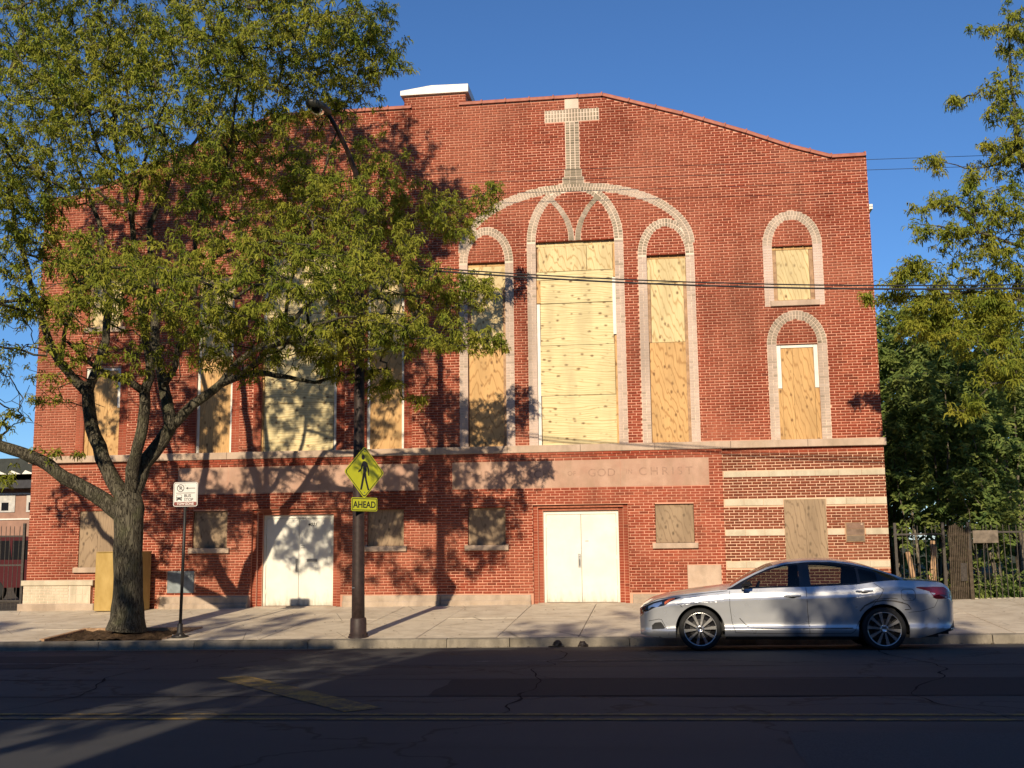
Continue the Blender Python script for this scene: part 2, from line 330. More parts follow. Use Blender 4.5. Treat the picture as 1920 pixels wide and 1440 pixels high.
# kerb stones
kerb = tag(empty('kerb'), kind='structure'); kx = [-52, -46, -40, -34, -28, -22, -16.1, -12.9, -10.6, -8.7, -6.5, -3.9, -2.75, -.6, 1.6, 4.0, 5.55, 8.2, 11, 16, 22, 28, 34, 40]
for i in range(len(kx)-1):
    a, b = kx[i]+.006, kx[i+1]-.006; m = MB(); jit = (random.random()-.5)*.03; r = .03
    prof = [(-5.985+jit, -.6), (-5.965+jit, -.285-r), (-5.965+r*.4+jit, -.285-r*.3), (-5.935+jit, -.283), (-5.78, -.277), (-5.78, -.6)]
    n = 12; vs = []
    for k in range(n+1):
        x = a+(b-a)*k/n; wob = [(random.random()-.5)*.026 for _ in prof]
        vs += [(x, y+w*(0 < q < 4), z0(x)+z+w*.6*(0 < q < 4)) for q, ((y, z), w) in enumerate(zip(prof, wob))]
    p = len(prof); m.add(vs, [(k*p+q, (k+1)*p+q, (k+1)*p+q+1, k*p+q+1) for k in range(n) for q in range(p-1)]+[tuple(range(p)), tuple(n*p+q for q in range(p-1, -1, -1))])
    shade_auto(m.build('kerb_stone', M['kerb'], kerb), 40)
m = MB(); n = 60; vs = []
for k in range(n+1):
    x = -60+120*k/n; vs += [(x, -6.32, road_z(x, -6.32)+.005), (x, -5.96, road_z(x, -5.96)+.005)]
m.add(vs, [(2*k, 2*k+2, 2*k+3, 2*k+1) for k in range(n)]); m.build('gutter_pan', M['kerb'], kerb)
# opposite kerb and sidewalk, under and behind the camera
m = MB(); m.box(-60, 60, -31, -26.0, -.9, -.27); tag(m.build('opposite_sidewalk', M['concrete']), kind='structure')
# tree pit soil
def soil():
    t = NT('pit_soil'); p = t.pos(); n = t.noise(p, 9, 6, .7); c = t.mix(t.ramp(n, [(.35, 0.0), (.65, 1.0)]), (.045, .028, .016), (.10, .065, .038)); t.base(c, .95, .1); t.bump(t.noise(p, 30, 5), .9, .04); return t.m
M['soil'] = soil(); V = []; nx, ny = 36, 24
for i in range(nx+1):
    for j in range(ny+1):
        x = PIT[0]+(PIT[1]-PIT[0])*i/nx; y = PIT[2]+(PIT[3]-PIT[2])*j/ny; d = math.hypot(x+10.5, y+5.05)
        V.append((x, y, sidewalk_z(x, y)-.035+.13*math.exp(-(d/.55)**2)+.05*mnoise.fractal(Vector((x*5, y*5, 1)), .6, 2, 4)))
Q = [(i*(ny+1)+j, (i+1)*(ny+1)+j, (i+1)*(ny+1)+j+1, i*(ny+1)+j+1) for i in range(nx) for j in range(ny)]
tag(np_mesh('tree_pit_soil', V, Q, M['soil'], smooth=True), kind='structure')
pb = tag(empty('pit_border'), kind='structure')
for (a, b, c, d) in ((PIT[0]-.05, PIT[1]+.05, PIT[3]-.05, PIT[3]+.05), (PIT[0]-.05, PIT[0]+.05, PIT[2], PIT[3]-.055), (PIT[1]-.05, PIT[1]+.05, PIT[2], PIT[3]-.055)):
    slab(a, b, c, d, 'border_strip', M['rawwood'], lambda x, y: sidewalk_z(x, y)+.025, .1, pb)
# fallen leaves and grit
_rg = np.random.default_rng(5); n = 900; X = _rg.uniform(-17, 8, n); Y = np.where(_rg.uniform(0, 1, n) < .6, -6.05-np.abs(_rg.normal(0, .12, n)), _rg.uniform(-5.7, -.2, n)); sel = _rg.uniform(0, 1, n) < .25; X = np.where(sel, _rg.uniform(-12, -9.3, n), X); Y = np.where(sel, _rg.uniform(-5.6, -3.8, n), Y)
V = []; Q = []
for i in range(n):
    zf = road_z if Y[i] < -5.96 else sidewalk_z; a = _rg.uniform(0, 6.28); L = _rg.uniform(.008, .03); w = L*_rg.uniform(.3, .6); c, s_ = math.cos(a), math.sin(a); zz = zf(X[i], Y[i])+.012; b = len(V)
    for u, v in ((-L, -w), (L, -w), (L, w), (-L, w)): V.append((X[i]+u*c-v*s_, Y[i]+u*s_+v*c, zz+_rg.uniform(0, .012)))
    Q.append((b, b+1, b+2, b+3))
tag(np_mesh('litter_debris', V, Q, simple('dry_leaf_litter', (.10, .07, .035), .9, .1, var=.5, vscale=40)), 'dry leaf litter and grit along the gutter and tree pit', 'debris', kind='stuff')
# ================================================================ the church
XL, XR, XC = -15.74, 5.12, -5.31
mir = lambda x: 2*XC-x
church = tag(empty('church_building', (XC, 0, 0)), 'boarded-up red brick church with curved parapet, brick cross and cream arched windows', 'church')
def CH(mb, name, mat, parent=None, smooth=False):
    """a part of the church, built in world coordinates"""
    mb.v = [(x-XC, y, z) for x, y, z in mb.v]
    return mb.build(name, mat, parent or church, smooth)
PAR = [(5.12, 10.45), (4.32, 10.45), (3.35, 10.77), (2.36, 11.18), (.85, 11.74), (-1.09, 12.36)]
PAR = sorted(PAR+[(mir(x), z) for x, z in PAR])
PX, PZ = [p[0] for p in PAR], [p[1] for p in PAR]
ptop = lambda x: float(np.interp(x, PX, PZ))
BAY_L, BAY_R, ZB = mir(1.47), 1.47, 3.42           # the middle of the ground floor stands 5 cm proud
# windows and doors: kind, x0, x1, z0, z1
OPEN_R = [('centre', -2.82, -.90, 3.70, 8.70), ('narrow_r', -.135, .795, 3.70, 8.25), ('narrow_l', -4.515, -3.585, 3.70, 8.25), ('side_up', 2.83, 3.77, 6.98, 8.33),
          ('side_low', 2.83, 3.77, 3.70, 5.95), ('ground_r', -.11, .78, 1.37, 2.27), ('ground_l', -4.53, -3.63, 1.37, 2.26), ('door', -2.98, -.74, -.4, 2.29), ('ground_side', 2.83, 3.77, .80, 2.33)]
OPEN = [(k, a, b, c, d, 0) for k, a, b, c, d in OPEN_R]+[(k, mir(b), mir(a), c, d, 1) for k, a, b, c, d in OPEN_R]
# arches: cx, inner half width, spring z, inner rise, ring thickness, jamb foot z, proud
ARCH_R = [('big', -1.86, 2.67, 8.51, 1.43, .21, 8.4, .006), ('centre', -1.86, .96, 8.70, 1.25, .215, 3.70, .004), ('nr', .33, .465, 8.25, .68, .205, 3.70, .002), ('nl', -4.05, .465, 8.25, .68, .205, 3.70, .002),
          ('s1', 3.30, .47, 8.33, .63, .215, 6.86, .003), ('s2', 3.30, .47, 5.95, .58, .215, 3.70, .003)]
ARCH = [a+(0,) for a in ARCH_R]+[(n, mir(cx), a, zs, b, t, zf, pr, 1) for n, cx, a, zs, b, t, zf, pr in ARCH_R]
VARM = [(-1.935, 8.70), (-1.955, 8.95), (-2.04, 9.22), (-2.20, 9.50), (-2.46, 9.80)]
def arch_iv(z):
    iv = []
    for n, cx, a, zs, b, t, zf, pr, left in ARCH:
        if z < zf or z > zs+b+t: continue
        if z <= zs:
            if n != 'big': iv += [(cx-a-t, cx-a), (cx+a, cx+a+t)]
            continue
        xo = (a+t)*math.sqrt(max(0, 1-((z-zs)/(b+t))**2)); xi = a*math.sqrt(1-((z-zs)/b)**2) if z < zs+b else 0
        iv += [(cx-xo, cx-xi), (cx+xi, cx+xo)]
    if 8.6 < z < 9.8:
        x = float(np.interp(z, [p[1] for p in VARM], [p[0] for p in VARM])); w = .07
        for c in (x, -3.72-x): iv.append((c-w, c+w)); iv.append((mir(c)-w, mir(c)+w))
    return iv
CROSS = [(-2.045, -1.695, 10.48, 12.36), (-2.545, -1.195, 11.735, 12.06), (-2.08, -1.65, 10.33, 10.5), (-2.13, -1.60, 10.1, 10.33)]
PANELS = [(-4.91, 1.16, 2.69, 3.34), (-11.82, -5.74, 2.67, 3.32)]
BANDS = [(2.86, 2.99), (2.20, 2.35), (1.51, 1.65), (.78, .92)]
RECT = [(a, b, c, d) for k, a, b, c, d, s in OPEN]+CROSS+PANELS+[(1.48, XR+.1, c, d) for c, d in BANDS]
RECT += [(.59, 1.36, -.3, .86), (-12.03, -11.29, .27, .84), (4.17, 4.60, 1.34, 1.79), (BAY_L-.2, BAY_R, -.5, .21), (XL-.1, -13.95, -.5, .61), (2.74, 3.86, 6.855, 6.98), (mir(3.86), mir(2.74), 6.855, 6.98)]
for (a, b) in ((-.19, .86), (-4.61, -3.55)): RECT += [(a, b, 1.24, 1.37), (mir(b), mir(a), 1.24, 1.37)]
RECT += [(mir(3.86), mir(2.75), .80, .93)]
def free_iv(z, x0, x1):
    ex = sorted(arch_iv(z)+[(a, b) for a, b, c, d in RECT if c < z < d]); cur = x0; out = []
    for a, b in ex:
        if a > cur: out.append((cur, min(a, x1)))
        cur = max(cur, b)
        if cur >= x1: break
    if cur < x1: out.append((cur, x1))
    return [(a, b) for a, b in out if b-a > .02]
CRS, BL, MJ = .0645, .218, .0155                 # course height, brick pitch, joint
bricks = []                                       # x0,x1,z0,z1,y,zone
for ci in range(int(13.0/CRS)):
    z = -.28+ci*CRS; zm = z+CRS/2
    if 3.41 < zm < 3.71: continue                 # string course
    hw = [x for x in np.linspace(XL, XR, 400) if ptop(x) > zm+.05]
    segs = []
    if zm < ZB: segs = [(XL, BAY_L, 0.0, 'brick'), (BAY_L, BAY_R, -.05, 'brick'), (BAY_R, XR, 0.0, 'brick_brown')]
    elif hw: segs = [(hw[0], hw[-1], 0.0, 'brick')]
    if 12.36 < zm+.05 < 12.68: segs.append((-6.12, -4.53, -.012, 'brick')) if not hw else None
    for sx0, sx1, yy, zone in segs:
        for a, b in free_iv(zm, sx0, sx1):
            off = (ci % 2)*BL/2+(.03 if ci % 7 == 3 else 0); k = math.floor((a-XL-off)/BL); x = XL+off+k*BL
            while x < b:
                u, v = max(a, x)+(MJ/2 if x > a else .002), min(b, x+BL)-(MJ/2 if x+BL < b else .002); x += BL
                if v-u < .025: continue
                j = rng.normal(0, .0013, 5); wv = .005*math.sin(u*.55+ci*.23)+.003*math.sin(u*1.7+ci*.5); j[2] += wv; j[3] += wv; bricks.append((u+j[0], v+j[1], z+MJ/2+j[2], z+CRS-MJ/2+j[3], yy+j[4], zone, v-u > BL-MJ-.01))
camp = np.array([0, -26, 1.416])
def brick_arrays(L):
    a = np.array([l[:5] for l in L]); n = len(a); x0, x1, za, zb, y = a.T; yb = y+.03
    P = np.stack([np.stack(c, 1) for c in ((x0, y, za), (x1, y, za), (x1, y, zb), (x0, y, zb), (x0, yb, za), (x1, yb, za), (x1, yb, zb), (x0, yb, zb))], 1)
    F = np.array([(0, 1, 2, 3), (4, 0, 3, 7), (1, 5, 6, 2), (3, 2, 6, 7), (4, 5, 1, 0)]); Q = (np.arange(n)[:, None, None]*8+F[None]).reshape(-1, 4)
    return P.reshape(-1, 3), Q
full = [b for b in bricks if b[6] and b[5] == 'brick' and b[2] > 1.0]
full.sort(key=lambda b: (b[0]-0)**2+26**2+(b[2]-1.4)**2)
pick = set(id(b) for b in full[:300])
unit = MB().box(-.5, .5, -.5, .5, -.5, .5); ume = bpy.data.meshes.new('brick'); ume.from_pydata(unit.v, [], unit.f); ume.materials.append(M['brick'])
for b in full[:300]:
    o = link('brick', ume, None, church); o.location = ((b[0]+b[1])/2-XC, b[4]+.015, (b[2]+b[3])/2); o.scale = (b[1]-b[0], .03, b[3]-b[2])
for zone, nm in (('brick', 'brickwork'), ('brick_brown', 'brown_brickwork')):
    L = [b for b in bricks if b[5] == zone and id(b) not in pick]; P, Q = brick_arrays(L); P = P-np.array([XC, 0, 0])
    tag(np_mesh(nm, P, Q, M[zone], church), kind='stuff')
# mortar wall with real openings
def wall_sheet(m, x0, x1, zb, y, ztop=None, thick=.32, opens=OPEN):
    cuts = sorted(set([x0, x1]+[v for o in opens for v in (o[1], o[2]) if x0 < v < x1]+[p for p in PX if x0 < p < x1]))
    for a, b in zip(cuts[:-1], cuts[1:]):
        if b-a < 1e-4: continue
        c = (a+b)/2; zt = (lambda x: ptop(x)) if ztop is None else (lambda x: ztop); hs = sorted((o[3], o[4]) for o in opens if o[1]-1e-6 < c < o[2]+1e-6)
        lo = zb
        for s, e in hs:
            if s > lo and lo < (ztop or 99): m.quad((a, y, lo), (b, y, lo), (b, y, min(s, ztop or 99)), (a, y, min(s, ztop or 99)))
            lo = max(lo, e)
        if ztop is None or lo < ztop: m.quad((a, y, lo), (b, y, lo), (b, y, zt(b)), (a, y, zt(a)))
m = MB(); wall_sheet(m, XL, XR, 3.40, .009); wall_sheet(m, XL, BAY_L, -.5, .009, 3.40); wall_sheet(m, BAY_L, BAY_R, -.5, -.041, 3.40); CH(m, 'wall', M['mortar'])
m = MB(); wall_sheet(m, BAY_R, XR, -.5, .009, 3.40); CH(m, 'wall', M['mortar_tan'])
m = MB()
for k, a, b, c, d, s in OPEN:                      # reveals
    y0, y1 = (-.045 if (k in ('ground_r', 'ground_l', 'door')) else .004), .30
    m.quad((a, y0, c), (a, y0, d), (a, y1, d), (a, y1, c)); m.quad((b, y0, c), (b, y1, c), (b, y1, d), (b, y0, d)); m.quad((a, y0, d), (b, y0, d), (b, y1, d), (a, y1, d)); m.quad((a, y0, c), (a, y1, c), (b, y1, c), (b, y0, c))
for x in (BAY_L, BAY_R): m.quad((x, -.048, -.5), (x, .02, -.5), (x, .02, 3.45), (x, -.048, 3.45))
CH(m, 'window_reveal', M['reveal'])
# the body of the building behind the front wall
m = MB(); m.box(XL, XL+.3, .012, 26, -.6, 10.3); m.box(XR-.3, XR, .012, 26, -.6, 9.3); m.box(XL+.3, XR-.3, 25.7, 26, -.6, 9.3); CH(m, 'side_wall', M['brick'])
m = MB(); m.add([(XL, .33, 9.3), (XR, .33, 9.3), (XR, 26, 9.3), (XL, 26, 9.3), (XC, .33, 11.6), (XC, 26, 11.6)], [(0, 4, 5, 3), (1, 2, 5, 4), (2, 3, 5)]); CH(m, 'roof', M['roofing'])
m = MB(); m.prism([(x, z) for x, z in PAR]+[(XR, 8.5), (XL, 8.5)], .31, .33); CH(m, 'parapet_back', M['roofing'])
m = MB()
for k, a, b, c, d, s in OPEN: m.quad((a-.05, .29, c-.05), (b+.05, .29, c-.05), (b+.05, .29, d+.05), (a-.05, .29, d+.05))
CH(m, 'opening_back', M['dark_gap'])
m = MB(); m.prism([(5.12, 9.22), (5.30, 9.36), (5.36, 9.36), (5.36, 9.48), (5.12, 9.48)], .8, 22); CH(m, 'eaves_gutter', M['white_paint'])

# voussoirs: every arch is two rowlock rings, every jamb is stacked headers
vous = []                                          # (poly xz, proud, left)
def ell_pts(cx, a, zs, b, n=241): 
    th = np.linspace(0, math.pi, n); return np.stack([cx-a*np.cos(th), zs+b*np.sin(th)], 1)
def in_big(x, z, left):
    n, cx, a, zs, b, t, zf, pr = ARCH_R[0]; cx = mir(cx) if left else cx
    if z < zs: return False
    o = ((x-cx)/(a+t))**2+((z-zs)/(b+t))**2; i = ((x-cx)/a)**2+((z-zs)/b)**2; return o < 1.0 and i > 1.0
def ring(cx, a, zs, b, t, proud, left, big):
    for row in range(2):
        r0, r1 = row*t/2+.008, (row+1)*t/2-.008
        I, O = ell_pts(cx, a+r0, zs, b+r0), ell_pts(cx, a+r1, zs, b+r1); L = np.concatenate([[0], np.cumsum(np.linalg.norm(np.diff((I+O)/2, axis=0), axis=1))])
        n = max(6, int(round(L[-1]/.071))); g = .008
        for k in range(n):
            s0, s1 = L[-1]*k/n+g, L[-1]*(k+1)/n-g
            p = [np.array([np.interp(s, L, A[:, 0]), np.interp(s, L, A[:, 1])]) for A, s in ((I, s0), (I, s1), (O, s1), (O, s0))]
            c = sum(p)/4
            if not big and in_big(c[0], c[1], left): continue
            vous.append(([tuple(q) for q in p][::-1], proud, left))
for n, cx, a, zs, b, t, zf, pr, left in ARCH:
    ring(cx, a, zs, b, t, pr, left, n == 'big')
    if n == 'big': continue
    for sd in (-1, 1):
        z = zf
        while z+CRS <= zs+.02:
            for q in range(2):
                xa = cx+sd*(a+q*t/2+.005); xb = cx+sd*(a+(q+1)*t/2-.005); xa, xb = min(xa, xb), max(xa, xb)
                if (int(round((z-zf)/CRS)) % 3 == 1):
                    if q == 1: continue
                    xa, xb = min(cx+sd*(a+.005), cx+sd*(a+t-.005)), max(cx+sd*(a+.005), cx+sd*(a+t-.005))
                vous.append(([(xa, z+.005), (xb, z+.005), (xb, z+CRS-.005), (xa, z+CRS-.005)], pr, left, 'jamb'))
            z += CRS
def arm(pts, left):
    P = np.array(pts); L = np.concatenate([[0], np.cumsum(np.linalg.norm(np.diff(P, axis=0), axis=1))]); n = int(L[-1]/.071)
    for k in range(n):
        q = []
        for s, o in ((k/n*L[-1]+.005, -1), ((k+1)/n*L[-1]-.005, -1), ((k+1)/n*L[-1]-.005, 1), (k/n*L[-1]+.005, 1)):
            c = np.array([np.interp(s, L, P[:, 0]), np.interp(s, L, P[:, 1])]); e = np.array([np.interp(min(s+.02, L[-1]), L, P[:, 0]), np.interp(min(s+.02, L[-1]), L, P[:, 1])]); 
            d = e-c; d = d/np.linalg.norm(d) if np.linalg.norm(d) > 1e-6 else np.array([0, 1.]); q.append(tuple(c+o*np.array([d[1], -d[0]])*.06))
        vous.append((q, .008, left))
def ccw(p): return sum(p[i][0]*p[(i+1) % 4][1]-p[(i+1) % 4][0]*p[i][1] for i in range(4)) > 0
for c, lf in ((VARM, 0), ([(-3.72-x, z) for x, z in VARM], 0)):
    arm(c, lf); arm([(mir(x), z) for x, z in c], 1)
# cross
for z in np.arange(10.5, 11.72, CRS):
    for k in range(3): vous.append(([(-2.04+k*.115+.011, z+.009), (-2.04+(k+1)*.115-.011, z+.009), (-2.04+(k+1)*.115-.011, z+CRS-.009), (-2.04+k*.115+.011, z+CRS-.009)], .004, 0))
for r in range(3):
    for k in range(18):
        x = -2.54+k*.0746; z = 11.74+r*.107
        vous.append(([(x+.012, z+.012), (x+.0626, z+.012), (x+.0626, z+.095), (x+.012, z+.095)], .005, 0))
for (x0, x1, za, n) in ((-2.12, -1.61, 10.12, 3), (-2.075, -1.655, 10.32, 3)):
    for r in range(n):
        kk = 3; w = (x1-x0)/kk
        for k in range(kk): vous.append(([(x0+k*w+.005, za+r*CRS+.005), (x0+(k+1)*w-.005, za+r*CRS+.005), (x0+(k+1)*w-.005, za+(r+1)*CRS-.005), (x0+k*w+.005, za+(r+1)*CRS-.005)], .004, 0))
def prism_q(p, y0, y1):
    p = p if ccw(p) else p[::-1]
    return [(x, y0, z) for x, z in p]+[(x, y1, z) for x, z in p]
PQ = [(0, 1, 2, 3), (4, 0, 3, 7), (1, 5, 6, 2), (3, 2, 6, 7), (4, 5, 1, 0)]
right = [v for v in vous if not v[2]]; right.sort(key=lambda v: (sum(q[1] for q in v[0])/4 < 8.2, abs(sum(q[0] for q in v[0])/4+.5)))
ind = right[:300]; rest = right[300:]
for p, pr, lf, *jb in ind:
    c = (sum(q[0] for q in p)/4, sum(q[1] for q in p)/4); vv = prism_q([(x-c[0], z-c[1]) for x, z in p], -pr, .03)
    me = bpy.data.meshes.new('arch_brick'); me.from_pydata(vv, [], PQ); o = link('arch_brick', me, M['cream_pale' if jb else 'cream'], church); o.location = (c[0]-XC, 0, c[1])
for L, nm, mt in (([v for v in rest if len(v) == 3], 'arch_brickwork', 'cream'), ([v for v in rest if len(v) > 3], 'jamb_brickwork', 'cream_pale'), ([v for v in vous if v[2]], 'arch_brickwork', 'brick')):
    m = MB()
    for p, pr, lf, *jb in L: m.add([(x-XC, y, z) for x, y, z in prism_q(p, -.002 if mt == 'brick' else -pr, .03)], PQ)
    tag(m.build(nm, M[mt], church), kind='stuff')
m = MB()                                           # cream bedding under the cream bricks
for n, cx, a, zs, b, t, zf, pr, left in ARCH:
    if left: continue
    I, O = ell_pts(cx, a-.004, zs, b-.004, 49), ell_pts(cx, a+t+.004, zs, b+t+.004, 49); y = .005-pr*.5
    for k in range(48): m.quad((I[k][0], y, I[k][1]), (I[k+1][0], y, I[k+1][1]), (O[k+1][0], y, O[k+1][1]), (O[k][0], y, O[k][1]))
    if n != 'big':
        for sd in (-1, 1):
            xa, xb = sorted((cx+sd*(a+.001), cx+sd*(a+t+.004))); m.quad((xa, y, zf), (xb, y, zf), (xb, y, zs), (xa, y, zs))
for c in (VARM, [(-3.72-x, z) for x, z in VARM]):
    for (xa, za), (xb, zb) in zip(c[:-1], c[1:]): m.quad((xa-.07, .001, za), (xa+.07, .001, za), (xb+.07, .001, zb), (xb-.07, .001, zb))
for q, (a, b, c, d) in enumerate(CROSS): m.quad((a, .0035-.0006*q, c), (b, .0035-.0006*q, c), (b, .0035-.0006*q, d), (a, .0035-.0006*q, d))
CH(m, 'arch_mortar', M['mortar_cream'])
CH(MB().bbox(-2.04, -1.70, -.012, .05, 12.06, 12.355, .004), 'cross_head_stone', M['mortar_cream'])
# string course, bands, sills, panels, plinth
def stones(name, x0, x1, y0, y1, za, zb, w, mat, b=.008):
    n = max(1, round((x1-x0)/w))
    for k in range(n): CH(MB().bbox(x0+(x1-x0)*k/n+.003, x0+(x1-x0)*(k+1)/n-.003, y0+(random.random()-.5)*.004, y1, za, zb, b), name, mat)
stones('string_course_stone', XL-.05, XR+.05, -.11, .02, 3.53, 3.70, 1.75, M['stone'])
m = MB(); mb = MB()
for x0, x1, ya, yb2 in ((BAY_L, BAY_R, -.085, -.068), (XL, BAY_L-.002, -.004, -.002), (BAY_R+.002, XR, -.004, -.002)):
    mb.box(x0, x1, yb2+.010, .02, 3.405, 3.528)
    for q, (za, zb2, yy) in enumerate(((3.408, 3.462, yb2), (3.474, 3.526, ya))):
        x = x0-q*.109
        while x < x1:
            if min(x+BL, x1)-max(x, x0) > .03: m.box(max(x, x0)+.006, min(x+BL, x1)-.006, yy, .01, za, zb2)
            x += BL
tag(CH(m, 'corbel_course', M['brick']), kind='stuff'); CH(mb, 'corbel_mortar', M['mortar'])
for za, zb in BANDS:
    if za in (2.86,): stones('band_stone', 1.49, XR, -.012, .03, za, zb, .5, M['stone_pale'], .004)
    else:
        stones('band_stone', 1.49, 2.82, -.012, .03, za, zb, .45, M['stone_pale'], .004); stones('band_stone', 3.78, 4.15 if 1.4 < za < 1.6 else XR, -.012, .03, za, zb, .5, M['stone_pale'], .004)
        if 1.4 < za < 1.6: stones('band_stone', 4.62, XR, -.012, .03, za, zb, .5, M['stone_pale'], .004)
for x0, x1, za, zb, yy in ((2.74, 3.86, 6.858, 6.985, -.06), (mir(3.86), mir(2.74), 6.858, 6.985, -.06), (-.185, .855, 1.243, 1.368, -.12), (-4.605, -3.555, 1.243, 1.368, -.12), (mir(.855), mir(-.185), 1.243, 1.368, -.12), (mir(-3.555), mir(-4.605), 1.243, 1.368, -.12), (mir(3.86), mir(2.75), .80, .928, -.08)):
    CH(MB().bbox(x0, x1, yy, .1, za, zb, .008), 'window_sill', M['stone'])
for x0, x1, js in ((-4.91, 1.16, (-.89, -2.9)), (-11.82, -5.74, (-10.52, -8.18))):
    cs = sorted([x0, x1]+list(js))
    for a, b in zip(cs[:-1], cs[1:]): CH(MB().bbox(a+.002, b-.002, -.046, .02, 2.69, 3.335, .004), 'inscription_panel', M['panel'])
def text(s, x, z, h, y, mat, parent, wfac=1.0, ext=.004, rotz=0.0, bold=0.0, shear=0.0, name='lettering', align='LEFT', spacing=1.0):
    cu = bpy.data.curves.new(name, 'FONT'); cu.body = s; cu.size = h/.73; cu.extrude = ext; cu.offset = bold; cu.shear = shear; cu.align_x = align; cu.space_character = spacing
    o = bpy.data.objects.new(name, cu); COL.objects.link(o); o.data.materials.append(mat); o.parent = parent
    me = bpy.data.meshes.new_from_object(o); bpy.data.objects.remove(o); o = bpy.data.objects.new(name, me); COL.objects.link(o); o.parent = parent
    o.location = (x, y, z); o.rotation_euler = (math.pi/2, 0, rotz); o.scale = (wfac, 1, 1); return o
M['letter_shade'] = simple('cut_letter_shade', (.345, .22, .16), .9, .1, var=.2, vscale=30)  # darker tone stands in for the shade inside engraved letters
for s, x, z, h, w, sp in (('THE', -4.55, 2.93, .19, 1.0, 1.25), ('CHURCH', -3.75, 2.93, .19, 1.0, 1.18), ('OF', -2.14, 2.97, .11, 1.0, 1.1), ('GOD', -1.66, 2.94, .19, 1.05, 1.1), ('IN', -.77, 2.99, .11, 1.0, 1.1), ('CHRIST', -.47, 2.95, .19, 1.1, 1.42)):
    text(s, x-XC, z, h, -.047, M['letter_shade'], church, w, .0025, spacing=sp)
DOORS = [(-2.98, -.74), (mir(-.74), mir(-2.98))]
def plinth(x0, x1, zt=.21):
    CH(MB().bbox(x0, x1, -.075, .0, -.5, zt, .02), 'plinth', M['concrete_base']); CH(MB().bbox(x0, x1, -.13, -.076, -.5, zt-.1+z0((x0+x1)/2), .025), 'plinth_footing', M['concrete_base'])
plinth(BAY_L-.1, DOORS[1][0]-.06); plinth(DOORS[1][1]+.06, -5.2); plinth(-5.19, DOORS[0][0]-.06); plinth(DOORS[0][1]+.06, BAY_R)
# pale stone base at the outer corner
CH(MB().bbox(XL-.06, -13.9, -.14, .05, .49, .62, .015), 'corner_cap_stone', M['stone_pale']); CH(MB().bbox(XL-.12, -13.85, -.16, .05, -.5, .05, .02), 'corner_footing', M['concrete_base'])
CH(MB().box(XL, -13.97, -.105, .05, .04, .495), 'corner_base', M['mortar_cream'])
for r in range(6):
    z = .055+r*.072; x = XL+.01-(r % 2)*.1
    while x < -14.55:
        CH(MB().bbox(max(x, XL)+.006, min(x+.21, -14.53)-.006, -.114, -.09, z+.005, z+.065, .003), 'base_brick', M['stone_pale']); x += .216
for c in range(3):
    for r in range(2): CH(MB().bbox(-14.5+c*.17+.006, -14.5+(c+1)*.17-.006, -.114, -.09, .06+r*.215, .06+(r+1)*.215-.01, .003), 'base_brick', M['stone_pale'])
# coping tiles
for (xa, za), (xb, zb) in zip(PAR[:-1], PAR[1:]):
    L = math.hypot(xb-xa, zb-za); n = max(1, round(L/.59)); d = Vector((xb-xa, 0, zb-za)).normalized(); nn = Vector((-d.z, 0, d.x))
    for k in range(n):
        s, e = Vector((xa, 0, za))+d*(L*k/n), Vector((xa, 0, za))+d*(L*(k+1)/n)
        if s.x > -6.15 and e.x < -4.5: continue
        m = MB()
        for p, q, h, o in ((s, e-d*.006, .075, .055), (e-d*.045, e-d*.008, .105, .068)):
            pr = [(-o, -.03), (-o, h*.45), (-o*.3, h*.85), (.14, h), (.37, h*.5), (.37, -.03)]
            vs = [(b+nn*hh+Vector((0, yy, 0)))-Vector((XC, 0, 0)) for b in (p, q) for yy, hh in pr]; c = len(pr)
            m.add(vs, [(i, i+c, (i+1) % c+c, (i+1) % c) for i in range(c)]+[tuple(range(c-1, -1, -1)), tuple(range(c, 2*c))])
        m.build('coping_tile', M['terracotta'], church)
ch = CH(MB().box(-6.105, -4.545, -.004, 1.0, 12.3, 12.66), 'chimney', M['mortar'])
CH(MB().add([(-6.2, -.09, 12.66), (-4.46, -.09, 12.66), (-4.46, 1.1, 12.66), (-6.2, 1.1, 12.66), (-6.2, -.09, 12.78), (-4.46, -.09, 12.86), (-4.46, 1.1, 12.86), (-6.2, 1.1, 12.78), (-5.4, -.09, 12.88), (-5.4, 1.1, 12.88)],
          [(0, 1, 5, 8, 4), (1, 2, 6, 5), (3, 0, 4, 7), (5, 6, 9, 8), (8, 9, 7, 4), (2, 3, 7, 9, 6), (0, 3, 2, 1)]), 'chimney_cap', M['white_paint'])
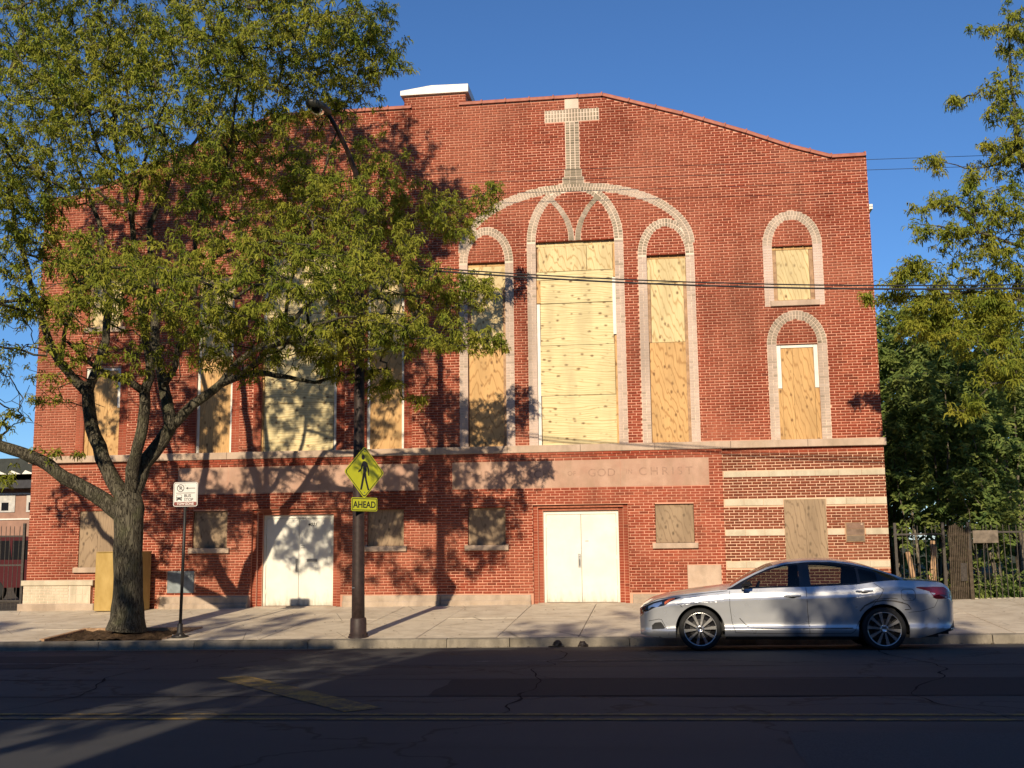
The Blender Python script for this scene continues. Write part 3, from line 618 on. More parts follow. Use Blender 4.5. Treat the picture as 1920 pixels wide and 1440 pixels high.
# ---------------- boards in the windows
def board(par, x0, x1, za, zb, y, mat, th=.016, name='board', tilt=0.0):
    o = MB().bbox(x0-XC, x1-XC, y, y+th, za, zb, .002).build(name, mat, par); return o
def frame_part(name, a, b, c, d, y, mat):
    m = MB()
    m.box(a-XC, b-XC, y+.05, y+.07, c, d); o = m.build(name, mat, church); return o
def shutter(k, a, b, c, d, left):
    w = frame_part('window', a, b, c, d, .09, M['rawwood']); X = (lambda f: a+(b-a)*f) if not left else (lambda f: b-(b-a)*f); Z = lambda f: d-(d-c)*f
    def bd(f0, f1, g0, g1, y, mat, name='board'):
        xs = sorted((X(f0), X(f1))); board(w, xs[0], xs[1], Z(g1), Z(g0), y, M[mat], name=name)
    if k == 'centre':
        bd(0, 1, .0, .022, .10, 'ply_v'); bd(.03, .64, .024, .148, .075, 'ply_v'); bd(.645, .97, .022, .148, .077, 'ply_v'); bd(.0, .98, .15, .19, .085, 'ply')
        bd(.05, .96, .193, .307, .07, 'ply'); bd(.045, .965, .31, .515, .075, 'ply'); bd(.04, .97, .517, .76, .07, 'ply'); bd(.05, .975, .762, .999, .074, 'ply')
        bd(.0, .04, .31, .999, .06, 'white_paint', 'frame'); bd(.96, 1, .19, .47, .06, 'white_paint', 'frame'); bd(.975, 1, .475, .999, .062, 'ply_tan', 'frame')
        bd(.0, .05, .193, .305, .062, 'ply_tan', 'frame'); bd(.975, 1, .02, .187, .065, 'ply_tan', 'frame')
    elif k in ('narrow_r', 'narrow_l'):
        alt = k == 'narrow_l'
        bd(.0, 1, .0, .02, .095, 'ply_tan'); bd(.01, .99, .022, .15, .07, 'ply_v'); bd(.08, .92, .152, .47, .085, 'ply_v'); bd(.02, .93, .472, .999, .07, 'ply_tan' if not alt else 'ply_tan')
        fm = ('rawwood', 'rawwood') if not left else ('white_paint', 'white_paint')
        bd(.0, .07, .152, .47 if not left else .999, .06, fm[0], 'frame'); bd(.925, 1, .152, .999, .06, fm[1], 'frame')
    elif k == 'side_up':
        bd(.0, 1, .0, .07, .07, 'ply_tan'); bd(.10, .9, .075, .97, .075, 'ply_v'); bd(.0, .095, .08, 1, .06, 'rawwood', 'frame'); bd(.905, 1, .08, 1, .06, 'rawwood', 'frame'); bd(.1, .9, .972, 1, .07, 'rawwood', 'frame')
    elif k == 'side_low':
        bd(.11, .385, .04, .995, .068, 'ply_tan'); bd(.39, .89, .04, .995, .07, 'ply_tan'); bd(.0, .10, .0, .46, .055, 'white_paint', 'frame'); bd(.9, 1, .0, .46, .055, 'white_paint', 'frame'); bd(.105, .895, .0, .036, .055, 'white_paint', 'frame')
        bd(.0, .105, .464, .995, .058, 'ply_tan', 'frame'); bd(.895, 1, .464, .995, .058, 'ply_tan', 'frame')
    else:
        y = .02
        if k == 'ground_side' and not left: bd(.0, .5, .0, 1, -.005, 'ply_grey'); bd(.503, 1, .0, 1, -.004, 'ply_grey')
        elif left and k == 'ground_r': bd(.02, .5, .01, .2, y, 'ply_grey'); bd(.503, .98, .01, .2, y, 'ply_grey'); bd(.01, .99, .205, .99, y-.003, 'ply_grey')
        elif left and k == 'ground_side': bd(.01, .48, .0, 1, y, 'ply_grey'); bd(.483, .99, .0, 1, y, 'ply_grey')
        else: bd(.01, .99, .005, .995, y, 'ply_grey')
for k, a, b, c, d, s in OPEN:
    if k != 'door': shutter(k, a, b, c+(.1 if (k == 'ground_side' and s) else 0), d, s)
# ---------------- doors
for di, (x0, x1) in enumerate(DOORS):
    zb = z0((x0+x1)/2); f = empty('door_surround', (0, 0, 0), church)
    def jamb_bricks(xa, xb, y, z_a, z_b, horiz):
        z = z_a
        while z < z_b-.02:
            e = min(z+CRS, z_b)
            xx = xa
            while xx < xb-.02:
                xe = min(xx+(.11 if not horiz else .218), xb); MB().box(xx+.004-XC, xe-.004-XC, y, y+.05, z+.005, e-.005).build('jamb_brick', M['brick'], f); xx = xe
            z = e
    for st, (ins, y) in enumerate(((.0, .03), (.115, .10))):
        w = .115
        MB().box(x0+ins-XC, x0+ins+w-XC, y+.008, y+.28, -.4, 2.29-ins*.6).build('jamb', M['mortar'], f); MB().box(x1-ins-w-XC, x1-ins-XC, y+.008, y+.28, -.4, 2.29-ins*.6).build('jamb', M['mortar'], f)
        jamb_bricks(x0+ins, x0+ins+w, y, zb, 2.29-ins*.6-.001, False); jamb_bricks(x1-ins-w, x1-ins, y, zb, 2.29-ins*.6-.001, False)
        MB().box(x0+ins+w-XC, x1-ins-w-XC, y, y+.28, 2.29-ins*.6-.068, 2.29-ins*.6).build('lintel', M['reveal'], f)
    a, b = x0+.235, x1-.235; zt = 2.152; y = .17
    fr = MB(); fr.box(a-XC, a+.055-XC, y, y+.1, zb, zt); fr.box(b-.055-XC, b-XC, y, y+.1, zb, zt); fr.box(a+.055-XC, b-.055-XC, y, y+.1, zt-.085, zt); fo = fr.build('door_frame', M['door_paint'], church)
    mid = (a+b)/2
    for q, (u, v) in enumerate(((a+.06, mid-.004), (mid+.004, b-.06))):
        lf = CH(MB().bbox(u, v, y+.018, y+.06, zb+.02, zt-.09, .004), 'door', M['door_paint'])
        for hz in (.3, 1.0, 1.75): MB().box((u-.006 if q == 0 else v-.02)-XC, (u+.02 if q == 0 else v+.006)-XC, y+.008, y+.017, zb+hz, zb+hz+.1).build('hinge', M['door_paint'], lf)
        if q == 0:
            pl = MB().bbox(v-.075-XC, v-.015-XC, y+.006, y+.0175, zb+.82, zb+1.14, .004).build('handle_plate', M['steel'], lf)
            MB().tube([(v-.045-XC, y+.016, zb+.86), (v-.045-XC, y-.03, zb+.88), (v-.045-XC, y-.03, zb+1.0), (v-.045-XC, y+.016, zb+1.02)], .011, 8).build('handle', M['steel'], lf)
            MB().lathe([(0, -.016), (.018, -.014), (.022, 0), (.022, .006)], (v-.045-XC, y+.004, zb+1.09), 'y', 12).build('lock', M['steel'], lf)
        elif di == 1:
            MB().bbox(u+.2-XC, u+.46-XC, y+.008, y+.0175, zb+1.07, zb+1.14, .006).build('mail_slot', M['steel'], lf)
            text('4021', u+.21-XC, zb+1.93, .085, y+.017, M['black_metal'], lf, 1.0, .001, bold=.002, shear=.3)
            for hh in (1.40, 1.45): MB().box(u+.04-XC, u+.14-XC, y+.0155, y+.0178, zb+hh, zb+hh+.012).build('label_strip', M['black_metal'], lf)
        else:
            MB().box(u+.09-XC, u+.17-XC, y+.0155, y+.0178, zb+1.42, zb+1.45).build('label_strip', M['steel'], lf)
    CH(MB().bbox(x0+.1, x1-.1, -.06, .26, zb-.3, zb+.015, .01), 'door_step', M['concrete_base'])
# ---------------- small things fixed to the wall
CH(MB().bbox(.59, 1.36, -.06, -.03, -.2, .86, .01), 'wall_patch', M['stone'])
CH(MB().bbox(-12.0, -11.32, -.075, -.03, .29, .82, .01), 'utility_hatch', simple('blue_grey_panel', (.20, .23, .24), .5, .4, var=.3, vscale=5))
pq = CH(MB().bbox(4.175, 4.595, -.035, .02, 1.345, 1.785, .006), 'plaque', M['rawwood'])
for k in range(3): MB().box(4.19-XC, 4.58-XC, -.041, -.0355, 1.36+k*.142, 1.36+k*.142+.132).build('plaque_slat', simple('grey_brown_plaque_%d' % k, (.17+.02*k, .13, .095), .8, .2, var=.3), pq)
MB().lathe([(0, -.012), (.02, -.01), (.025, 0)], (4.53-XC, -.042, 1.74), 'y', 12).build('plaque_bolt', M['stone'], pq)
# ================================================================ trees
def leaf_mat(name, a, b, c, trans=.45):
    t = NT(name); g = t.n('ShaderNodeNewGeometry'); col = t.ramp(g.outputs['Random Per Island'], [(0.0, a), (.5, b), (1.0, c)])
    big = t.noise(t.pos(), 2.2, 3); col = t.mix(t.ramp(big, [(.42, 0.0), (.62, .7)]), col, (a[0]*.62, a[1]*.85, a[2])); yl = t.noise(t.pos(), 1.3, 2); col = t.mix(t.ramp(yl, [(.5, 0.0), (.7, .5)]), col, (c[0]*1.1, c[1], c[2]))
    df = t.n('ShaderNodeBsdfDiffuse'); t.l(col, df.inputs[0]); tr = t.n('ShaderNodeBsdfTranslucent'); t.l(col, tr.inputs[0]); mx = t.n('ShaderNodeMixShader'); mx.inputs[0].default_value = trans
    t.l(df.outputs[0], mx.inputs[1]); t.l(tr.outputs[0], mx.inputs[2]); t.l(mx.outputs[0], t.out.inputs[0]); return t.m
M['leaf'] = leaf_mat('locust_leaf', (.22, .245, .032), (.32, .335, .048), (.43, .415, .068))
M['leaf_dark'] = leaf_mat('thicket_leaf', (.15, .205, .06), (.23, .30, .08), (.33, .385, .105))
def bark_mat(name, a, b, c):
    t = NT(name); n = t.noise(t.pos((1, 1, .3)), 40, 5, .7, .3); f1 = t.noise(t.pos((1, 1, .16)), 19, 4, .6, 1.2)
    r = t.ramp(t.math('ABSOLUTE', t.math('SUBTRACT', f1, .5)), [(0.0, 0.0), (.035, .55), (.12, 1.0)]); h = t.math('ADD', t.math('MULTIPLY', r, .65), t.math('MULTIPLY', n, .35))
    col = t.mix(t.ramp(h, [(.25, 0.0), (.75, 1.0)]), a, b); col = t.mix(t.ramp(t.noise(t.pos(), 3.0, 5), [(.48, 0.0), (.7, .6)]), col, c); t.base(col, .9, .15); t.bump(h, .9, .03); return t.m
M['bark'] = bark_mat('grey_bark', (.022, .018, .013), (.13, .115, .082), (.12, .12, .065))
M['bark_pale'] = bark_mat('pale_bark', (.09, .075, .055), (.25, .215, .165), (.2, .17, .12))
def leaves_mesh(name, pts, parent, mat, seed, n_leaf=7, size=(.09, .15), width=.011, droop=.9, spread=.06):
    """tufts of narrow drooping leaves at pts (m,3)"""
    r = np.random.default_rng(seed); m = len(pts); k = m*n_leaf; B = np.repeat(pts, n_leaf, 0)+r.normal(0, spread*.45, (k, 3))
    az = r.uniform(0, 2*np.pi, k); el = r.uniform(-.5, .7, k); L = r.uniform(*size, k)*np.repeat(r.uniform(.65, 1.3, m), n_leaf); d = np.stack([np.cos(az)*np.cos(el), np.sin(az)*np.cos(el), np.sin(el)], 1)
    p1 = B+d*(L*.5)[:, None]; d2 = d*r.uniform(.3, .9, k)[:, None]; d2[:, 2] -= droop*r.uniform(.5, 1.2, k); d2 /= np.linalg.norm(d2, axis=1)[:, None]; p2 = p1+d2*(L*.6)[:, None]
    ro = r.normal(0, .75, (k, 3))+np.array([0, -.75, .65]); w = np.cross(d, ro); w /= np.linalg.norm(w, axis=1)[:, None]+1e-9; ww = (width*r.uniform(.7, 1.4, k))[:, None]*w
    V = np.stack([B-ww*.4, B+ww*.4, p1+ww, p1-ww, p2+ww*.55, p2-ww*.55], 1).reshape(-1, 3)
    Q = (np.arange(k)[:, None, None]*6+np.array([(0, 1, 2, 3), (3, 2, 4, 5)])[None]).reshape(-1, 4)
    return np_mesh(name, V, Q, mat, parent)
class Skel:
    def __init__(s): s.P = []; s.par = []; s.r = []; s.kids = None
    def add(s, p, par, r): s.P.append(tuple(p)); s.par.append(par); s.r.append(r); return len(s.P)-1
def make_tree(name, label, cat, limbs, clumps, seed, group=None, leaf='leaf', bark='bark', tufts=6, origin=None, leaf_kw={}, twig=.0045, step=.3, keep=None, dead=0.0, bare=()):
    r = np.random.default_rng(seed); S = Skel(); base = limbs[0][0][:3] if origin is None else origin
    for li, L in enumerate(limbs):
        P = np.array(L, float); first = True; prev = -1
        for i in range(len(P)-1):
            seg = np.linalg.norm(P[i+1, :3]-P[i, :3]); n = max(1, int(seg/.18))
            for k in range(n if i < len(P)-2 else n+1):
                f = k/n; f2 = f*f*(3-2*f); q = P[i, :3]*(1-f)+P[i+1, :3]*f
                if li: q = q+np.array([mnoise.noise(Vector((q[0]*2+c*7, q[1]*2, q[2]*2+seed))) for c in range(3)])*.05*(min(1, len(S.P)/20.))
                rr = P[i, 3]*(1-f)+P[i+1, 3]*f
                if first and li:
                    A = np.array(S.P); prev = int(np.argmin(((A-q)**2).sum(1)))
                prev = S.add(q, prev, rr); first = False
    nsk = len(S.P); skP = np.array(S.P); pts = []
    for cx, cy, cz, rx, ry, rz, n in clumps:
        u = r.normal(0, 1, (n, 3)); u /= np.linalg.norm(u, axis=1)[:, None]; u *= (r.uniform(0, 1, n)**.42)[:, None]; pts.append(np.array([cx, cy, cz])+u*np.array([rx, ry, rz]))
    fl = [np.ones(len(p), bool) for p in pts]
    for cx, cy, cz, rx, ry, rz, n in bare:
        pts.append(np.array([cx, cy, cz])+r.normal(0, .5, (n, 3))*np.array([rx, ry, rz])); fl.append(np.zeros(n, bool))
    A = np.concatenate(pts); FL = np.concatenate(fl)
    if keep is not None: kk = keep(A); A, FL = A[kk], FL[kk]
    dmin = np.array([((skP-a)**2).sum(1).min() for a in A]); od = np.argsort(dmin); A, FL = A[od], FL[od]
    cap = nsk+len(A)*14; NP = np.zeros((cap, 3)); NP[:nsk] = skP; PL = np.zeros(cap); cnt = nsk
    for i in range(nsk): PL[i] = 0 if S.par[i] < 0 else PL[S.par[i]]+np.linalg.norm(skP[i]-skP[S.par[i]])
    tips = []; tuftp = []
    for a, leafy in zip(A, FL):
        d = a-NP[:cnt]; dist = np.sqrt((d**2).sum(1)); cost = dist*(1+.25*np.clip(-d[:, 2]/(dist+.05), 0, 1))+.03*PL[:cnt]; cost[:3] += 50; j = int(np.argmin(cost)); L = dist[j]
        n = max(2, min(12, int(L/step)+1)); prev = j; p0 = NP[j].copy(); bend = r.normal(0, .07*L, 3); bend[2] += .06*L
        par_dir = p0-(NP[S.par[j]] if S.par[j] >= 0 else p0)
        for k in range(1, n+1):
            f = k/n; q = p0*(1-f)+a*f+bend*math.sin(math.pi*f)+(r.normal(0, .018, 3) if k < n else 0)+par_dir*.5*math.sin(math.pi*f)*(1-f)
            prev = S.add(q, prev, 0); NP[cnt] = q; PL[cnt] = PL[S.par[prev]]+L/n; cnt += 1
            if leafy and (f > .35 or L < .5): tuftp.append((q, f))
        tips.append(prev)
    N = len(S.P); P = np.array(S.P); par = np.array(S.par); e = 2.3; acc = np.zeros(N)
    rad = np.zeros(N); ch = [[] for _ in range(N)]
    for i in range(N-1, -1, -1):
        rad[i] = max(twig, acc[i]**(1/e)) if i >= nsk else S.r[i]
        if par[i] >= 0:
            ch[par[i]].append(i)
            if i >= nsk: acc[par[i]] += rad[i]**e
    root = tag(empty(name, tuple(base)), label, cat, group)
    m = MB(); bv = np.array(base); mt = MB(); done = np.zeros(N, bool)
    order = sorted([i for i in range(N)], key=lambda i: -rad[i])
    for i in range(N):                               # chains
        if par[i] >= 0 and (ch[par[i]] and max(ch[par[i]], key=lambda c: rad[c]+(1 if (c < nsk and c == par[i]+1) else 0)) == i): continue
        chain = [i]; 
        while ch[chain[-1]]: chain.append(max(ch[chain[-1]], key=lambda c: rad[c]+(1 if (c < nsk and c == chain[-1]+1) else 0)))
        ids = ([par[i]] if par[i] >= 0 else [])+chain
        rr = [rad[q] for q in ids]
        if par[i] >= 0: rr[0] = min(rr[0], rr[1]*1.25)
        if len(ids) < 2: continue
        big = max(rr); sides = 18 if big > .2 else 12 if big > .08 else 7 if big > .03 else 4 if big > .012 else 3
        m.tube([P[q]-bv for q in ids], rr, sides, cap=False)
    o = m.build('trunk', M[bark], root, smooth=True)
    me = o.data; co = np.empty(len(me.vertices)*3, np.float32); me.vertices.foreach_get('co', co); co = co.reshape(-1, 3)  # knobbly bark on the thick wood
    if bark == 'bark':
        no = np.empty(len(me.vertices)*3, np.float32); me.vertices.foreach_get('normal', no); no = no.reshape(-1, 3)
        big_i = [i for i in range(len(co)) if co[i, 2] < 3.5]
        for i in big_i: co[i] += no[i]*.022*mnoise.fractal(Vector((co[i, 0]*5, co[i, 1]*5, co[i, 2]*1.6)), .6, 2, 3)
        me.vertices.foreach_set('co', co.ravel())
    T = np.array([q for q, f in tuftp]); 
    if dead: T = T[r.uniform(0, 1, len(T)) > dead]
    want = int(tufts*len(A)); ix = r.permutation(np.tile(np.arange(len(T)), int(want/len(T))+1))[:want]; TT = T[ix]+r.normal(0, .045, (len(ix), 3))
    leaves_mesh('crown', TT-bv, root, M[leaf], seed+5, **leaf_kw)
    return root, len(A), len(TT)
BARE_MAIN = [[-10.65,-6.0,4.89,1.15,0.9,0.73,34],[-9.46,-5.5,5.15,1.06,0.9,0.74,34],[-12.07,-5.0,4.32,0.88,0.8,0.66,22],[-8.63,-4.8,5.12,0.87,0.7,0.54,24],[-10.12,-5.5,8.03,1.3,1.0,0.87,34],[-12.47,-6.0,5.49,0.64,0.7,0.85,20],[-7.02,-5.2,4.79,0.85,0.6,0.42,20],[-5.5,-5.2,4.85,0.84,0.6,0.63,22],[-12.62,-6.0,4.21,0.53,0.6,0.63,12]]
SK_MAIN = [[[-10.51,-5.05,-0.21,0.4],[-10.49,-5.05,0.02,0.325],[-10.5,-5.05,0.43,0.285],[-10.53,-5.05,1.06,0.27],[-10.54,-5.05,1.69,0.28],[-10.56,-5.05,2.17,0.3],[-10.57,-5.05,2.49,0.25]],[[-10.58,-5.1,1.95,0.168],[-11.01,-5.2,2.33,0.1596],[-11.54,-5.4,2.7,0.1428],[-12.01,-5.6,3.05,0.126],[-12.47,-5.8,3.27,0.1176],[-12.86,-5.9,3.4,0.1092],[-13.5,-6.0,3.81,0.0924],[-14.28,-6.1,4.46,0.0756],[-14.98,-6.2,5.54,0.0504]],[[-10.65,-5.0,2.38,0.168],[-10.95,-4.95,2.77,0.1554],[-11.24,-4.9,3.21,0.147],[-11.42,-4.9,3.65,0.1386],[-11.57,-4.9,4.09,0.1302],[-11.64,-4.9,4.59,0.126],[-11.93,-5.0,4.92,0.0924],[-12.16,-5.1,5.19,0.084],[-12.36,-5.2,5.68,0.0756],[-12.59,-5.3,6.29,0.0672],[-12.74,-5.5,7.03,0.0546],[-12.97,-5.6,7.92,0.042],[-13.08,-5.7,8.92,0.0294]],[[-11.64,-4.9,4.56,0.1008],[-11.57,-4.7,5.12,0.0924],[-11.47,-4.6,5.7,0.084],[-11.44,-4.5,6.41,0.0756],[-11.59,-4.4,7.37,0.063],[-11.87,-4.3,8.36,0.0504],[-12.41,-4.2,9.51,0.0378],[-12.85,-4.2,10.76,0.0252]],[[-10.53,-5.1,2.43,0.126],[-10.46,-5.2,2.96,0.1218],[-10.32,-5.3,3.27,0.1176],[-10.15,-5.4,3.79,0.1134],[-10.12,-5.4,4.21,0.1092],[-10.15,-5.4,4.52,0.1092],[-9.98,-5.5,4.79,0.084],[-9.99,-5.7,5.45,0.0756],[-10.07,-5.9,6.28,0.0672],[-10.19,-6.0,7.26,0.0588],[-10.24,-6.0,7.81,0.0546],[-10.42,-6.1,8.72,0.042],[-10.88,-6.2,9.26,0.0294],[-11.17,-6.3,10.17,0.021]],[[-10.15,-5.4,4.48,0.084],[-10.34,-5.6,4.66,0.0714],[-10.64,-5.9,4.77,0.0546],[-10.87,-6.3,4.96,0.042],[-11.11,-6.6,5.33,0.0294]],[[-10.53,-5.0,2.43,0.168],[-10.32,-4.9,3.08,0.1554],[-10.06,-4.8,3.52,0.147],[-9.91,-4.75,3.85,0.1344],[-9.99,-4.7,4.39,0.1176],[-10.16,-4.7,4.97,0.105],[-10.32,-4.6,5.47,0.0966],[-10.42,-4.5,6.14,0.0882],[-10.56,-4.4,7.09,0.0798],[-10.71,-4.3,8.3,0.0672],[-10.42,-4.2,9.12,0.0546],[-10.21,-4.1,9.78,0.0462],[-9.82,-4.0,10.22,0.0336],[-9.28,-3.9,11.27,0.0252],[-8.98,-3.8,12.54,0.0168]],[[-10.07,-4.75,4.71,0.0756],[-9.72,-4.9,5.03,0.063],[-9.59,-5.1,5.44,0.0588],[-9.29,-5.3,5.77,0.0504],[-9.09,-5.5,6.76,0.0462],[-9.08,-5.6,7.73,0.042],[-8.87,-5.7,8.1,0.0336],[-8.43,-5.8,8.74,0.0269],[-7.83,-6.0,9.85,0.0202],[-7.49,-6.1,11.12,0.0134]],[[-9.93,-4.75,3.81,0.1176],[-9.63,-4.65,4.13,0.105],[-9.29,-4.5,4.44,0.0966],[-9.01,-4.4,4.77,0.084],[-8.71,-4.3,5.15,0.0672],[-8.33,-4.1,5.51,0.0588],[-7.83,-3.9,5.93,0.0504],[-7.2,-3.7,6.64,0.042],[-6.44,-3.5,7.37,0.0336],[-5.55,-3.3,8.21,0.0252],[-4.62,-3.2,8.67,0.0168],[-3.81,-3.1,8.96,0.0101]],[[-9.01,-4.4,4.77,0.084],[-8.47,-4.6,4.87,0.0714],[-7.79,-4.9,4.86,0.0588],[-7.22,-5.1,4.73,0.0462],[-6.69,-5.2,4.59,0.0336],[-6.01,-5.3,4.74,0.0235],[-5.26,-5.3,4.83,0.0151]],[[-8.33,-4.1,5.51,0.042],[-7.23,-4.6,5.55,0.0336],[-6.05,-4.8,5.69,0.0252],[-4.93,-4.9,5.74,0.0185],[-3.83,-5.0,5.57,0.0126],[-3.09,-5.0,5.33,0.0084]],[[-10.03,-5.8,5.87,0.0504],[-9.32,-6.8,6.25,0.042],[-8.35,-7.8,6.27,0.0336],[-7.4,-8.6,5.85,0.021],[-6.76,-9.0,5.45,0.0101]],[[-8.47,-4.6,4.87,0.0504],[-7.36,-5.8,5.24,0.042],[-6.06,-7.2,5.33,0.0294],[-4.9,-8.2,5.28,0.0185],[-4.07,-8.6,5.16,0.0101]],[[-12.16,-5.1,5.19,0.0504],[-11.18,-6.6,5.64,0.0378],[-10.26,-7.8,5.96,0.0252],[-9.43,-8.6,6.03,0.0126]],[[-9.09,-5.5,6.76,0.042],[-7.97,-6.8,6.91,0.0336],[-6.77,-7.8,6.78,0.0235],[-5.79,-8.4,6.48,0.0126]],[[-10.24,-6.0,7.81,0.042],[-9.63,-7.0,8.29,0.0336],[-9.04,-7.8,8.6,0.021],[-8.57,-8.2,9.22,0.0126]],[[-10.42,-6.1,8.72,0.042],[-9.93,-7.5,9.39,0.0294],[-9.45,-8.7,9.97,0.0168],[-9.23,-9.0,10.7,0.0084]],[[-8.43,-5.8,8.74,0.0336],[-7.59,-7.4,9.38,0.0252],[-7.03,-8.6,9.94,0.0151],[-6.74,-8.9,10.65,0.0084]],[[-7.83,-3.9,5.93,0.042],[-7.62,-4.2,6.78,0.0336],[-7.19,-4.5,7.72,0.0294],[-6.8,-4.7,8.9,0.0252],[-6.33,-4.8,10.22,0.0168],[-5.88,-4.8,11.48,0.0126]]]
CL_MAIN = [[-12.95,-6.0,11.86,1.27,1.3,1.05,80],[-12.11,-5.0,12.45,1.33,1.4,1.1,85],[-9.92,-6.2,11.59,1.24,1.4,1.02,85],[-9.35,-4.4,12.53,1.34,1.4,1.11,85],[-7.49,-5.5,11.74,1.26,1.4,1.04,85],[-6.46,-4.8,11.88,1.07,1.3,1.07,75],[-5.6,-5.0,11.84,0.66,0.9,0.89,50],[-5.09,-5.0,11.28,0.28,0.4,0.44,10],[-13.69,-5.0,14.06,1.64,1.5,0.7,40],[-11.35,-5.4,13.89,1.6,1.5,0.68,40],[-9.14,-5.0,14.05,1.6,1.5,0.69,40],[-7.0,-5.0,13.5,1.24,1.4,0.68,35],[-14.69,-5.5,11.32,1.02,1.5,1.82,50],[-14.26,-6.0,8.21,0.87,1.4,1.31,40],[-12.3,-6.5,9.99,1.17,1.2,0.96,75],[-10.66,-6.8,9.88,1.14,1.2,0.94,75],[-9.38,-6.5,9.97,1.15,1.3,0.94,75],[-7.98,-6.2,10.11,1.16,1.2,0.95,75],[-7.36,-4.5,10.77,1.08,1.3,0.97,65],[-6.16,-5.0,10.71,0.83,0.9,0.72,45],[-12.95,-6.0,8.81,0.81,1.0,0.98,45],[-12.33,-5.2,9.28,1.18,1.1,0.9,55],[-9.85,-7.4,8.28,1.0,0.9,0.7,38],[-8.79,-7.2,8.39,1.0,1.0,0.8,50],[-7.88,-5.8,8.93,1.12,1.1,0.9,65],[-6.62,-5.6,8.7,1.06,1.0,0.8,50],[-8.01,-7.0,7.48,0.9,0.9,0.65,36],[-7.19,-5.5,7.88,0.96,1.0,0.75,50],[-5.67,-6.6,7.68,0.9,0.9,0.8,55],[-5.25,-3.8,8.4,1.03,0.7,0.74,50],[-4.3,-3.0,8.48,0.88,0.6,0.59,40],[-3.54,-2.9,9.01,0.38,0.3,0.45,14],[-5.47,-5.0,9.18,0.71,0.7,0.65,26],[-12.11,-6.4,7.43,1.0,1.0,0.74,42],[-10.19,-7.6,6.6,0.93,1.0,0.59,42],[-8.75,-8.0,6.24,0.99,1.1,0.61,38],[-7.48,-8.2,6.14,0.97,1.1,0.65,40],[-6.47,-7.8,6.38,0.94,1.1,0.71,40],[-5.64,-7.0,6.35,0.97,1.1,0.73,52],[-4.89,-6.2,6.62,0.91,0.9,0.71,48],[-4.25,-4.5,6.4,0.92,0.8,0.6,42],[-3.53,-4.2,6.61,0.49,0.5,0.44,18],[-10.99,-7.6,5.84,0.98,0.8,0.47,28],[-9.41,-8.4,5.51,0.93,0.7,0.44,27],[-8.05,-8.6,5.32,0.82,0.7,0.44,24],[-7.35,-7.5,5.32,0.91,0.8,0.43,38],[-6.69,-6.2,5.24,0.91,0.9,0.51,38],[-5.38,-6.8,5.19,0.93,1.0,0.54,44],[-4.43,-6.6,5.24,0.88,1.0,0.47,40],[-3.69,-5.2,5.37,0.68,0.6,0.36,26],[-3.06,-4.8,5.31,0.32,0.3,0.23,9],[-5.34,-5.2,4.47,0.47,0.4,0.37,14],[-4.59,-5.2,4.17,0.21,0.2,0.19,5],[-6.14,-5.6,4.81,0.62,0.6,0.27,16],[-11.0,-8.5,10.17,1.06,1.1,0.92,40],[-9.48,-9.0,9.83,1.02,1.1,0.88,40],[-8.32,-9.0,9.94,1.01,1.1,0.88,40],[-7.16,-9.0,9.86,1.0,1.1,0.82,38],[-6.3,-8.5,10.32,0.94,1.1,0.75,30],[-10.09,-9.2,8.53,0.91,0.8,0.64,14],[-8.73,-9.4,8.28,0.89,0.8,0.63,14],[-7.55,-9.3,8.33,0.89,0.8,0.62,14],[-12.14,-8.0,13.71,1.53,1.3,0.92,52],[-9.91,-8.5,13.29,1.47,1.3,0.88,55],[-8.01,-8.6,13.05,1.44,1.3,0.86,55],[-6.46,-8.2,12.94,1.36,1.3,0.87,52],[-5.71,-7.0,13.06,0.92,1.0,0.72,26],[-11.43,-7.5,15.43,1.58,1.2,0.74,36],[-8.95,-7.6,15.21,1.54,1.2,0.72,36],[-7.09,-7.4,14.71,1.23,1.2,0.72,32],[-14.08,-8.0,12.9,1.44,1.3,1.44,50],[-13.92,-8.5,9.97,1.27,1.2,1.37,46],[-5.39,-8.0,10.7,0.72,0.9,0.53,18],[-10.67,-8.5,11.89,1.27,1.0,0.58,34],[-8.37,-9.0,11.53,1.21,1.0,0.56,34],[-6.81,-8.5,11.47,1.14,1.0,0.57,34],[-12.57,-8.5,5.8,1.04,1.0,0.75,40],[-13.67,-8.5,6.63,1.05,1.0,0.86,40],[-12.04,-9.5,6.85,0.99,1.0,0.72,34],[-12.13,-8.5,8.33,0.86,1.0,0.86,30],[-15.06,-7.0,5.61,0.93,1.0,0.62,26],[-11.81,-8.8,4.96,0.64,0.7,0.37,14],[-9.31,-10.0,5.86,0.85,0.7,0.64,15],[-8.12,-10.2,5.59,0.83,0.7,0.62,15],[-7.02,-10.3,5.43,0.82,0.7,0.61,15],[-6.04,-10.2,5.49,0.82,0.7,0.61,16],[-5.15,-9.8,5.55,0.83,0.7,0.62,16],[-4.51,-9.0,5.54,0.78,0.7,0.56,16],[-10.87,-7.0,4.99,0.85,0.8,0.42,13],[-9.34,-7.5,4.76,0.82,0.8,0.4,13],[-8.25,-7.0,4.91,0.83,0.8,0.41,15],[-7.41,-6.5,4.71,0.7,0.6,0.35,10],[-11.56,-6.5,4.53,0.61,0.6,0.46,8],[-11.78,-7.0,7.99,0.82,1.0,0.82,36],[-12.8,-6.0,7.35,0.64,0.8,0.64,24],[-12.54,-6.3,6.08,0.58,0.6,0.42,18],[-12.89,-6.0,4.96,0.53,0.6,0.64,12],[-12.66,-6.0,3.89,0.31,0.4,0.31,6],[-12.71,-5.9,2.75,0.21,0.3,0.13,3],[-11.85,-5.7,3.27,0.74,0.3,0.19,4]]
